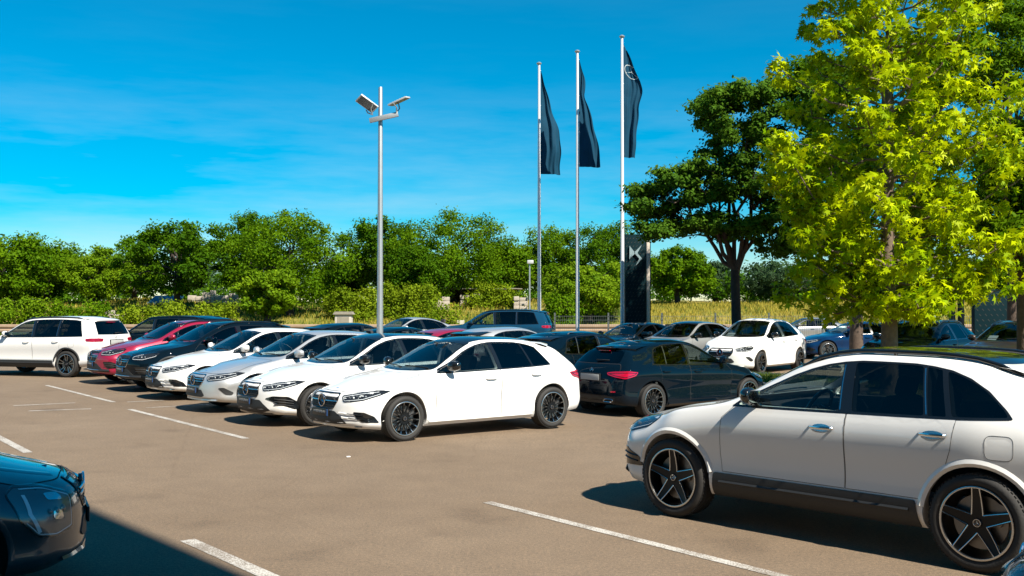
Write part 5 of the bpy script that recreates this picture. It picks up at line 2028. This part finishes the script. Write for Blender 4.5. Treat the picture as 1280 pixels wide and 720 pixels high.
# foreground
place_car(T_SUV, 'paint_white', (3.04, 9.07), 133.1, 'large white car in the right foreground with five-spoke wheels and chrome handles', 'cars in the foreground', mirror='black_gloss', handle='chrome', pillar='satin_metal', roof='black_gloss')
place_car(T_MPV, 'paint_slate', by_nose(T_MPV, (-3.07, 7.5), 26.0), 26.0, 'dark car nose with a tall headlight at the lower left corner', 'cars in the foreground', front='tall')
place_car(T_SUV, 'paint_slate', by_nose(T_SUV, (2.47, 5.0), 134.0), 134.0, 'dark grey car corner at the lower right edge of the picture', 'cars in the foreground')
# ------------------------------------------------------------------ foliage
RHOMB = np.array([(0, -.5), (.36, -.05), (0, .5), (-.36, .05)])
BLADE = np.array([(-.5, 0), (.5, 0), (.12, 1), (-.12, 1)])
LEAFLET = np.array([(0, -.5), (.20, -.15), (.20, .2), (0, .5), (-.20, .2), (-.20, -.15)])
def star_outline():
    pts = []
    tips = [(-90 + 0, .16), (-20, .80), (38, .95), (90, 1.05), (142, .95), (200, .80)]
    out = []
    for i in range(1, 6):
        a, r = tips[i]
        out.append((r * math.cos(R(a)), r * math.sin(R(a))))
        if i < 5:
            a2 = (a + tips[i + 1][0]) / 2
            out.append((.36 * math.cos(R(a2)), .36 * math.sin(R(a2))))
    out.append((-.16, -.28)); out.append((.16, -.28))
    return np.array(out) * .62
STAR = star_outline()

def leaf_arrays(cen, rad, per, size, rs, shell=.45, up=.45, outw=.7, fuzz=.18):
    cen, rad = np.asarray(cen, float), np.asarray(rad, float)
    if rad.ndim == 1:
        rad = np.stack([rad] * 3, 1)
    n = len(cen)
    per = np.full(n, per) if np.isscalar(per) else np.asarray(per)
    idx = np.repeat(np.arange(n), per)
    m = len(idx)
    d = rs.normal(size=(m, 3)); d /= np.linalg.norm(d, axis=1)[:, None]
    r = rs.random(m) ** shell
    pos = cen[idx] + d * rad[idx] * r[:, None] * (1 + fuzz * rs.normal(size=(m, 1)))
    nrm = d * outw + np.array([0, 0, up]) + rs.normal(size=(m, 3)) * .55
    nrm /= np.linalg.norm(nrm, axis=1)[:, None]
    t = np.cross(nrm, rs.normal(size=(m, 3))); t /= np.linalg.norm(t, axis=1)[:, None]
    b = np.cross(nrm, t)
    s = size * rs.uniform(.6, 1.3, m)
    tone = np.clip(rs.uniform(.1, .9, n)[idx] * .55 + rs.uniform(0, 1, m) * .45, 0, 1)
    return pos, nrm, t, b, s, tone

def leaf_mesh(name, arr, shape, mat, bend=0.0):
    pos, nrm, t, b, s, tone = arr
    m, k = len(pos), len(shape)
    P = pos[:, None, :] + s[:, None, None] * (shape[None, :, 0, None] * t[:, None, :] + shape[None, :, 1, None] * b[:, None, :])
    if bend:
        rr = (shape[:, 0] ** 2 + shape[:, 1] ** 2)
        P = P - s[:, None, None] * bend * rr[None, :, None] * nrm[:, None, :]
    me = bpy.data.meshes.new(name)
    me.vertices.add(m * k); me.loops.add(m * k); me.polygons.add(m)
    me.vertices.foreach_set('co', P.reshape(-1).astype(np.float32))
    me.loops.foreach_set('vertex_index', np.arange(m * k, dtype=np.int32))
    me.polygons.foreach_set('loop_start', np.arange(0, m * k, k, dtype=np.int32))
    me.polygons.foreach_set('loop_total', np.full(m, k, dtype=np.int32))
    a = me.attributes.new('leaf_tone', 'FLOAT', 'FACE')
    a.data.foreach_set('value', tone.astype(np.float32))
    me.materials.append(MATS[mat])
    me.update(calc_edges=True)
    return me

def limb_pts(a, b, rs, sag=.12, n=5):
    a, b = np.array(a), np.array(b)
    L = np.linalg.norm(b - a)
    out = []
    for i in range(n + 1):
        t = i / n
        p = a + (b - a) * t
        p[2] += sag * L * math.sin(math.pi * t) * .6
        if 0 < i < n:
            p = p + rs.normal(size=3) * L * .03
        out.append(p)
    return out

def make_tree(name, label, base, cen, rad, per, size, mat, bark, trunk_h, trunk_r, seed, group, shape=RHOMB, category='tree', limbs=14, lean=(0, 0), shell=.45, up=.45, flat_trunk=None):
    """cen: clump centres relative to the base"""
    rs = np.random.RandomState(seed)
    root = empty(name, base)
    tag(root, label, category, group)
    cen = np.asarray(cen, float)
    tm = MB()
    top = np.array([lean[0], lean[1], trunk_h])
    tp = [np.array([0, 0, -.4])] + [np.array([lean[0] * t ** 1.5, lean[1] * t ** 1.5, trunk_h * t]) + rs.normal(size=3) * trunk_r * .25 * np.array([1, 1, 0]) for t in (.0, .15, .4, .7, 1.0)]
    tm.tube(tp, [trunk_r * 1.5, trunk_r * 1.25, trunk_r * 1.05, trunk_r * .9, trunk_r * .8, trunk_r * .65], 10)
    tm.build('trunk', bark, root, angle=60)
    bm_ = MB()
    order = rs.permutation(len(cen))[:limbs]
    for i in order:
        t = rs.uniform(.55, 1.0)
        a = tp[1] + (top - tp[1]) * t
        q = limb_pts(a, cen[i], rs)
        r0 = trunk_r * rs.uniform(.35, .55)
        bm_.tube(q, list(np.linspace(r0, .02, len(q))), 6)
    if bm_.v:
        bm_.build('limbs', bark, root, angle=60)
    o = add('crown', leaf_mesh('crown', leaf_arrays(cen, rad, per, size, rs, shell, up), shape, mat), root)
    return root

def crown_blob(rs, n, cx, cz, rx, ry, rz, cr, hollow=.35):
    """clump centres through an uneven crown"""
    out, rad = [], []
    tries = 0
    while len(out) < n and tries < n * 60:
        tries += 1
        d = rs.normal(size=3); d /= np.linalg.norm(d)
        r = hollow + (1 - hollow) * rs.random() ** .6
        p = np.array([cx + d[0] * rx * r, d[1] * ry * r, cz + d[2] * rz * r])
        if any(np.linalg.norm((p - q) / np.array([1, 1, .8])) < cr * .62 for q in out):
            continue
        out.append(p)
        k = cr * rs.uniform(.55, 1.3)
        rad.append((k * 1.15, k * 1.15, k * .85))
    return out, rad

# far trees on the bank: x centre, top, bottom of crown, width (pixels), depth, leaf, seed, label
FAR = [
    (-8, 288, 392, 150, 72, 'leaf_mid', 1, 'bushy green tree at the left edge of the picture'),
    (58, 300, 392, 100, 76, 'leaf_mid', 2, 'loose green tree, second from the left edge above the white boxy car'),
    (120, 306, 392, 90, 74, 'leaf_fresh', 3, 'lighter green tree left of the dark trunked tree'),
    (168, 312, 392, 80, 82, 'leaf_mid', 4, 'lower green tree tucked behind the left side of the dark trunked tree'),
    (222, 270, 372, 150, 70, 'leaf_dark', 5, 'dark spreading tree with a visible forked trunk above the blue shed'),
    (312, 256, 388, 70, 75, 'leaf_dark', 6, 'tall narrow dark tree just left of the big round green tree'),
    (362, 254, 392, 140, 69, 'leaf_mid', 7, 'big round green tree left of the lamp post'),
    (335, 332, 396, 70, 64, 'leaf_fresh', 8, 'small fresh green tree in front of the big round green tree'),
    (428, 318, 388, 60, 80, 'leaf_dark', 9, 'low dark tree left of the lamp post'),
    (478, 264, 372, 100, 77, 'leaf_dark', 10, 'tall dark tree with a pale leaning trunk right behind the lamp post'),
    (566, 259, 378, 150, 74, 'leaf_mid', 11, 'widest round green tree between lamp post and flag poles'),
    (524, 300, 384, 80, 71, 'leaf_dark', 12, 'dark lower tree at the left foot of the widest round tree'),
    (632, 306, 380, 70, 76, 'leaf_mid', 13, 'green tree behind the small street lamp'),
    (690, 281, 388, 90, 78, 'leaf_mid', 14, 'green tree behind the shortest flag pole'),
    (758, 272, 390, 100, 76, 'leaf_dark', 15, 'dark tall tree left of the sign tower'),
    (738, 322, 396, 110, 68, 'leaf_fresh', 16, 'bright bushy tree at the foot of the middle flag pole'),
    (846, 305, 384, 90, 78, 'leaf_mid', 17, 'green tree right of the sign tower'),
    (895, 322, 380, 70, 88, 'leaf_blue', 18, 'bluish green low tree behind the locust trunk'),
    (990, 326, 378, 130, 84, 'leaf_blue', 19, 'wide bluish green tree right of the locust trunk'),
    (1070, 318, 380, 90, 86, 'leaf_blue', 20, 'bluish green tree behind the bright maple-leaved tree'),
    (1150, 322, 382, 100, 84, 'leaf_mid', 21, 'green tree hidden behind the bright maple-leaved tree'),
    (1235, 318, 384, 100, 84, 'leaf_mid', 22, 'green far tree at the right edge of the picture'),
]
for (xc, yt, yb, wp, Z, lm, seed, lab) in FAR:
    rs = np.random.RandomState(100 + seed)
    b = at_bank(xc, Z)
    zt_, zb_ = pz(xc, yt, Z).z - b.z, pz(xc, yb, Z).z - b.z
    rx = wp * Z / FPX / 2 * 1.2
    zb_ = max(zb_, .3)
    rz_ = (zt_ - zb_) / 2
    cr = min(rx, rz_) * rs.uniform(.20, .32)
    cen, rad = crown_blob(rs, int(70 + 30 * rx * rz_ / 12), 0, (zt_ + zb_) / 2, rx - cr * .6, rx * .85 - cr * .5, rz_ - cr * .5, cr)
    lean = (0, 0)
    if seed == 10: lean = (.9, 0)
    make_tree('broadleaf_tree', lab, b, cen, rad, 230, rs.uniform(.15, .22), lm, 'bark' if seed == 10 else 'bark_dark', zb_ + rz_ * .9, .22, seed, 'trees on the far bank', limbs=16, lean=lean)

# more wood behind them, further off
wood_c, wood_r = [], []
rs = np.random.RandomState(55)
for i in range(230):
    x = rs.uniform(-150, 150)
    y = rs.uniform(108, 130)
    r_ = rs.uniform(1.6, 3.0)
    zz = bank_z(x, y) + rs.uniform(.5, 4.2)
    wood_c.append((x, y, zz)); wood_r.append((r_ * 1.3, r_, r_))
o = add('distant_wood', leaf_mesh('distant_wood', leaf_arrays(wood_c, wood_r, 170, .55, rs), RHOMB, 'leaf_blue'))
tag(o, 'distant belt of woodland seen through gaps between the trees', 'woodland', kind='stuff')

# dark undergrowth between and behind the trunks
uc, ur = [], []
rs = np.random.RandomState(56)
for i in range(330):
    x, y = rs.uniform(-75, 75), rs.uniform(83, 92)
    k = rs.uniform(.6, 1.2)
    uc.append((x, y, bank_z(x, y) + rs.uniform(.2, 2.3))); ur.append((k * 1.4, k, k))
o = add('undergrowth', leaf_mesh('undergrowth', leaf_arrays(uc, ur, 190, .26, rs), RHOMB, 'leaf_dark'))
tag(o, 'dark undergrowth beneath the trees on the far bank', 'undergrowth', kind='stuff')

# hedges and vines on the bank
def hedge(name, lab, x0, x1, yt, yb, Z, lm, seed, dep=1.2, per=260, size=.155):
    rs = np.random.RandomState(seed)
    a, c_ = at_bank(x0, Z), at_bank(x1, Z)
    b = (a + c_) / 2
    root = empty(name, b)
    tag(root, lab, 'hedge', 'hedges on the bank')
    cen, rad = [], []
    n = int((c_.x - a.x) / .55) + 2
    top = pz(x0, yt, Z).z
    for i in range(n):
        x = a.x + (c_.x - a.x) * (i + .5) / n
        zt_ = top + rs.uniform(-.35, .3)
        zb_ = bank_z(x, Z) - .1
        z = zb_
        while z < zt_:
            k = rs.uniform(.38, .62)
            cen.append((x - b.x + rs.uniform(-.3, .3), rs.uniform(-dep / 2, dep / 2), z - b.z + .2)); rad.append((k * 1.2, k, k))
            z += k * .95
    st = MB()
    for i in range(0, len(cen), 6):
        q = cen[i]
        st.tube([(q[0], q[1], -.4), (q[0] + .1, q[1], q[2])], [.04, .015], 5)
    st.build('stems', 'bark_dark', root)['kind'] = 'stuff'
    o = add('foliage', leaf_mesh('foliage', leaf_arrays(cen, rad, per, size, rs), RHOMB, lm), root)
    o['kind'] = 'stuff'
hedge('hedge', 'bright vine hedge behind the utility box, left of the lamp post', 410, 470, 371, 392, 67, 'leaf_vine', 31)
hedge('hedge', 'bright vine hedge just right of the lamp post', 478, 545, 366, 390, 68, 'leaf_vine', 32)
hedge('hedge', 'vine thicket climbing over the garden shelter', 588, 645, 366, 388, 71.5, 'leaf_vine', 33, dep=.8)
hedge('hedge', 'green hedge above the white boxy car at far left', -30, 60, 383, 400, 64, 'leaf_fresh', 34)
hedge('hedge', 'dark green hedge between the white boxy car and the blue shed', 60, 135, 386, 400, 65, 'leaf_mid', 35)
hedge('hedge', 'bright low vine hedge running below the blue shed', 150, 290, 389, 402, 62, 'leaf_vine', 36)
hedge('hedge', 'low green bushes beside the shortest flag pole', 682, 718, 380, 404, 63, 'leaf_mid', 37)
hedge('hedge', 'pale green bush between the navy boxy car and the shelter', 520, 575, 388, 402, 62.5, 'leaf_vine', 38, per=110)

# grass on the bank: uncountable
def grass_field(name, lab, n, xr, yr, hgt, wid, mat, seed, zf, dens=None):
    rs = np.random.RandomState(seed)
    x = rs.uniform(xr[0], xr[1], n); y = rs.uniform(yr[0], yr[1], n)
    if dens is not None:
        k = dens(x, y, rs); x, y = x[k], y[k]
    n = len(x)
    z = np.array([zf(a, b) for a, b in zip(x, y)])
    pos = np.stack([x, y, z - .02], 1)
    yaw = rs.uniform(0, 6.28, n)
    t = np.stack([np.cos(yaw), np.sin(yaw), np.zeros(n)], 1)
    b = np.stack([rs.normal(size=n) * .25, rs.normal(size=n) * .25, np.ones(n)], 1)
    h = hgt * rs.uniform(.5, 1.3, n)
    arr = (pos, np.cross(t, b), t * wid, b * h[:, None], np.ones(n), np.clip(rs.normal(.5, .28, n), 0, 1))
    o = add(name, leaf_mesh(name, arr, BLADE, mat))
    tag(o, lab, 'grass', kind='stuff')
patch = lambda x, y: np.sin(x * .23 + 1.7) + np.sin(x * .51 + y * .4) + .7 * np.sin(y * .7 + x * .11)
grass_field('dry_grass', 'tall dry yellow grass on the bank', 150000, (-70, 60), (59, 84), .24, .055, 'grass_dry', 71, bank_z,
            lambda x, y, rs: rs.random(len(x)) < np.where(x > 8, .95, np.clip(.35 + .3 * patch(x, y), .05, .8)))
grass_field('green_weeds', 'green weeds and grass on the bank', 90000, (-70, 60), (57.9, 84), .24, .07, 'grass_green', 72, bank_z,
            lambda x, y, rs: rs.random(len(x)) < np.where(x > 8, .18 + .5 * (y < 62), np.clip(.6 - .2 * patch(x, y), .1, .95)))
def lawn_z(x, y): return ground_z(x, y) + .07
def in_strip(x, y, rs):
    u = (x - strip_c.x) * strip_d.x + (y - strip_c.y) * strip_d.y
    v = (x - strip_c.x) * strip_n.x + (y - strip_c.y) * strip_n.y
    return (u > -4.7) & (u < 15.7) & (v < 1.5) & (v > np.where(u > 4.0, -5.3, -1.5))
grass_field('lawn_grass', 'short green grass on the planted strip under the trees', 120000, (1, 20), (13, 32), .10, .016, 'grass_green', 73, lawn_z, in_strip)

# ------------------------------------------------------------------ the locust tree (dark, layered crown)
def px_clumps(Z, base, lst, seed, dy=1.6):
    """clumps measured in the photograph: x, y, half width, half height (pixels)"""
    rs = np.random.RandomState(seed)
    cen, rad = [], []
    for (x, y, w, h) in lst:
        p = pz(x, y, Z)
        rw, rh = w * Z / FPX, h * Z / FPX
        cen.append((p.x - base.x, rs.uniform(-dy, dy), p.z - base.z)); rad.append((rw, max(rw, .6), rh))
    return cen, rad
Zl = 36.0
bl = px(921, 384 + 1.9 * FPX / Zl)
bl = Vector((pz(921, 384, Zl).x, Zl, 0))
L_ = [(806, 240, 22, 12), (830, 225, 26, 14), (862, 214, 26, 14), (800, 262, 14, 7), (835, 258, 28, 14), (868, 246, 28, 16), (900, 240, 26, 18), (845, 284, 30, 10), (815, 290, 18, 7), (880, 276, 24, 12),
      (908, 212, 22, 16), (888, 150, 16, 14), (905, 132, 24, 14), (925, 160, 26, 22), (900, 175, 20, 14), (950, 128, 26, 18), (965, 160, 30, 24), (985, 120, 26, 18), (1010, 138, 28, 24), (940, 195, 30, 20),
      (980, 200, 30, 24), (1015, 185, 30, 28), (930, 235, 30, 20), (965, 250, 28, 20), (1000, 240, 30, 24), (1030, 215, 28, 26), (950, 280, 26, 14), (925, 290, 16, 10), (985, 285, 26, 18), (1020, 270, 26, 22),
      (1035, 120, 24, 22), (895, 118, 14, 8), (880, 128, 8, 10), (905, 290, 20, 10), (1010, 100, 22, 12), (960, 110, 16, 10), (970, 305, 16, 12), (1035, 300, 22, 16), (1000, 312, 20, 10)]
rj = np.random.RandomState(5)
L_ = [(x + 5 + rj.normal() * w * .42, y - 2 + rj.normal() * h * .5, rj.uniform(10, 18), rj.uniform(5, 9)) for (x, y, w, h) in L_ for _ in range(11)]
cen, rad = px_clumps(Zl, bl, L_, 301)
lt = empty('locust_tree', bl)
tag(lt, 'dark locust tree with a fan of bare limbs right of the sign tower', 'tree')
rs = np.random.RandomState(302)
tm = MB()
fork = np.array([-.06, 0, pz(918, 338, Zl).z])
tm.tube([(0, 0, -.2), (.02, 0, .3), (-.02, .02, 1.6), fork], [.24, .185, .165, .15], 12)
tm.build('trunk', 'bark_dark', lt, angle=60)
lb = MB()
for (xe, ye, dy) in ((845, 262, .3), (868, 235, -.5), (890, 205, .5), (908, 165, .0), (930, 150, -.4), (950, 170, .6), (970, 215, -.3), (985, 250, .4), (830, 245, -.6), (935, 215, -.9)):
    p = pz(xe, ye, Zl)
    e = np.array([p.x - bl.x, dy * 1.5, p.z])
    q = limb_pts(fork + rs.normal(size=3) * .03, e, rs, sag=.16, n=7)
    lb.tube(q, list(np.linspace(.085, .018, len(q))), 7)
    for k in (3, 4, 5, 6):
        e2 = q[k] + rs.normal(size=3) * np.array([.5, .7, .3]) + np.array([0, 0, .3])
        lb.tube(limb_pts(q[k], e2, rs, n=3), [.035, .025, .016, .008], 5)
lb.build('limbs', 'bark', lt, angle=60)
add('crown', leaf_mesh('crown', leaf_arrays(cen, rad, 270, .135, rs, shell=.7, up=.7, fuzz=.35), LEAFLET * np.array([1.3, 1.1]), 'leaf_locust'), lt)

# dark trees on the planted strip, behind the bright one and at the right edge
def strip_tree(pxx, Z, lst, lab, seed, tr, lm='leaf_mid', per=750, size=.13, th=5.5):
    b = Vector((pz(pxx, 384, Z).x, Z, ground_z(0, Z) + .06))
    cen, rad = px_clumps(Z, b, lst, seed, 1.4)
    make_tree('park_tree', lab, b, cen, rad, per, size, lm, 'bark', th, tr, seed, 'trees on the planted strip', limbs=20, shape=LEAFLET * np.array([1.2, 1.1]))
rs = np.random.RandomState(9)
lstA = [(rs.uniform(1015, 1190), rs.uniform(60, 335), rs.uniform(20, 34), rs.uniform(14, 24)) for _ in range(64)]
strip_tree(1072, 31.0, lstA, 'dark green tree standing right behind the bright maple-leaved tree', 41, .19)
lstB = [(rs.uniform(1240, 1340), rs.uniform(165, 330), rs.uniform(20, 32), rs.uniform(14, 22)) for _ in range(24)]
strip_tree(1277, 23.5, lstB, 'dark green tree with its trunk at the right edge of the picture', 42, .17, th=3.6)
lstC = [(rs.uniform(1225, 1330), rs.uniform(-40, 330), rs.uniform(18, 30), rs.uniform(12, 20)) for _ in range(60)] + [(1238, 36, 12, 8), (1255, 40, 20, 16), (1262, 75, 18, 16)]
strip_tree(1268, 36.0, lstC, 'tall dark green tree showing in the upper right corner behind the bright tree', 43, .2, th=7.5)

# ------------------------------------------------------------------ the bright maple-leaved tree (sweetgum)
Zg = 22.0
bg_ = Vector((pz(1111, 384, Zg).x, Zg, ground_z(8, Zg) + .06))
gum = empty('sweetgum_tree', bg_)
tag(gum, 'bright yellow-green tree with star-shaped leaves filling the upper right', 'tree')
rs = np.random.RandomState(77)
tm = MB()
HT = 12.0
tp = [(0, 0, -.3), (0, 0, .1), (.01, .01, 1.5), (-.03, .0, 3.0), (.02, .03, 5.0), (.05, 0, 7.0), (.02, 0, 9.0), (.05, 0, HT)]
tm.tube(tp, [.26, .19, .165, .14, .11, .075, .05, .015], 12)
tm.build('trunk', 'bark_gum', gum, angle=60)
lb = MB()
gc, gr_ = [], []
env = Curve([(1.8, 2.1), (2.6, 2.55), (3.7, 2.7), (5.3, 2.7), (7.0, 2.4), (8.6, 2.1), (10.3, 1.4), (12, .4)])
def gum_limb(z0, az, ln, rise):
    d = np.array([math.cos(az), math.sin(az), 0])
    a = np.array([0.0, 0, z0])
    e = a + d * ln + np.array([0, 0, rise])
    q = limb_pts(a, e, rs, sag=-.10, n=6)
    lb.tube(q, list(np.linspace(.032, .008, len(q))), 6)
    n = max(3, int(ln / .42))
    for i in range(n):
        t = .30 + .72 * (i + rs.uniform(-.2, .2)) / n
        k = t * 6
        j = min(int(k), 5)
        p = q[j] + (q[j + 1] - q[j]) * (k - j)
        side = np.cross(d, [0, 0, 1]) * rs.choice([-1, 1]) * rs.uniform(.1, .55) * (1.1 - .4 * t)
        p2 = p + side + np.array([0, 0, rs.uniform(-.12, .28)])
        lb.tube([p, (p + p2) / 2 + np.array([0, 0, .04]), p2], [.016, .012, .006], 5)
        s = rs.uniform(.26, .42)
        gc.append(p2); gr_.append((s, s, s * .8))
    gc.append(e); gr_.append((.28, .28, .25))
az = 0
for i in range(68):
    z0 = 1.75 + 9.5 * (i / 67) ** 1.05
    az += 2.4 + rs.uniform(-.4, .4)
    ln = env(z0 + .6) * rs.uniform(.62, 1.03)
    gum_limb(z0, az, ln, ln * rs.uniform(.10, .42) - (.30 if z0 < 2.6 else 0))
# strong boughs seen in the photograph: left upswept bough, low left, top pair
for (xe, ye, z0) in ((968, 185, 2.6), (965, 215, 2.5), (990, 262, 2.3), (1060, 30, 6.0), (1085, 10, 6.6), (1175, 15, 6.4), (1225, 60, 5.2), (1245, 170, 4.0), (1255, 260, 3.2), (1240, 330, 2.4), (1180, 372, 2.0), (1075, 372, 2.0), (1000, 330, 2.1), (1272, 120, 4.6), (1280, 215, 3.6), (1276, 300, 2.8), (1268, 356, 2.2), (1130, -15, 7.2), (1250, 110, 5.0), (1262, 190, 3.8), (1215, 350, 2.1), (1030, 352, 1.9), (1225, 20, 6.2), (975, 205, 2.7), (985, 245, 2.4), (962, 178, 2.8), (1005, 300, 2.1), (1022, 330, 2.0), (968, 228, 2.5), (1040, 250, 2.6), (1050, 300, 2.2), (1110, 385, 1.9), (1150, 388, 1.9), (1085, 390, 1.85)):
    p = pz(xe, ye, Zg)
    v = np.array([p.x - bg_.x, rs.uniform(-.9, .2), p.z - bg_.z])
    gum_limb(z0, math.atan2(v[1], v[0]), math.hypot(v[0], v[1]), v[2] - z0)
lb.build('limbs', 'bark_gum', gum, angle=60)
arr = leaf_arrays(gc, gr_, 42, .195, rs, shell=.5, up=.55, outw=.6)
pos, nrm, t_, b_, s_, tone = arr
# hang the leaves: turn the tip (second axis) outward and down
tip = nrm * .0 + rs.normal(size=pos.shape) * .35 + np.array([0, 0, -.55]) + (pos - np.array([0, 0, 4.5])) * np.array([.22, .22, 0])
tip -= nrm * np.sum(tip * nrm, 1)[:, None]; tip /= np.linalg.norm(tip, axis=1)[:, None]
b_ = tip; t_ = np.cross(b_, nrm)
# the leaves that show largest are objects of their own
wx = pos + np.array(bg_)
sx_ = 640 + wx[:, 0] / wx[:, 1] * FPX
sy_ = HORIZ - (wx[:, 2] - CAM_H) / wx[:, 1] * FPX
facing = np.abs(nrm[:, 1])
score = s_ / .195 * (.5 + facing) - (wx[:, 1] - Zg) * .5
score[(sx_ < 5) | (sx_ > 1275) | (sy_ < 5) | (sy_ > 420)] = -99
pick = np.argsort(-score)[:300]
mask = np.ones(len(pos), bool); mask[pick] = False
cr_ = leaf_mesh('crown', (pos[mask], nrm[mask], t_[mask], b_[mask], s_[mask], tone[mask]), STAR, 'leaf_gum', bend=.35)
o = add('crown', cr_, gum)
o['kind'] = 'stuff'
singles = []
for tn in (.35, .6, .85):
    z1 = np.zeros((1, 3))
    singles.append(leaf_mesh('leaf', (z1, np.array([[0, 0, 1.]]), np.array([[1., 0, 0]]), np.array([[0, 1., 0]]), np.ones(1), np.array([tn])), STAR, 'leaf_gum', bend=.35))
for i in pick:
    o = bpy.data.objects.new('leaf', singles[int(tone[i] * 2.99)])
    COL.objects.link(o)
    o.parent = gum
    M = Matrix(((t_[i][0], b_[i][0], nrm[i][0]), (t_[i][1], b_[i][1], nrm[i][1]), (t_[i][2], b_[i][2], nrm[i][2]))).to_4x4()
    o.matrix_local = Matrix.Translation(pos[i]) @ M @ Matrix.Scale(float(s_[i]), 4)

# ------------------------------------------------------------------ thin white sheets for the pale strips at two windscreen bases
def paper(lab_car, T, y, w, h, label):
    root = next(o for o in COL.objects if o.get('label') == lab_car)
    sp = T.sp
    p, n = T.hit('front', y, sp.wsh[2][1] + .10)
    rz = root.rotation_euler.z
    M = Matrix.Translation(root.location) @ Matrix.Rotation(rz, 4, 'Z')
    q = p - n * .05
    X = Vector((0, 1, 0)); N_ = n.normalized(); Yv = N_.cross(X).normalized()
    if Yv.z < 0: Yv = -Yv
    mb = MB()
    vs = [q + X * sx * w / 2 + Yv * sy * h / 2 for sx, sy in ((-1, -1), (1, -1), (1, 1), (-1, 1))]
    vs += [v - N_ * .002 for v in vs]
    mb.raw([M @ v for v in vs], [(0, 1, 2, 3), (7, 6, 5, 4), (0, 4, 5, 1), (1, 5, 6, 2), (2, 6, 7, 3), (3, 7, 4, 0)])
    o = mb.build('white_sheet', 'paper')
    tag(o, label, 'paper', 'white sheets behind windscreens')
paper('white tall hatchback in the third row with a white sheet behind its windscreen', T_MPV, -.42, .24, .20, 'white sheet behind the windscreen of the white tall hatchback')
paper('dark bronze car at the right edge with a white sheet behind its windscreen', T_SUV, -.36, .21, .28, 'white sheet behind the windscreen of the dark bronze car')
# a scrap on the asphalt in front of the cars
q = px(436, 571)
o = MB().box((0, 0, .008), (.05, .03, .012), Matrix.Rotation(.4, 3, 'Z'), bev=.004).build('paper_scrap', 'paper')
o.location = q
tag(o, 'tiny white paper scrap on the asphalt before the nearest white hatchback', 'litter')
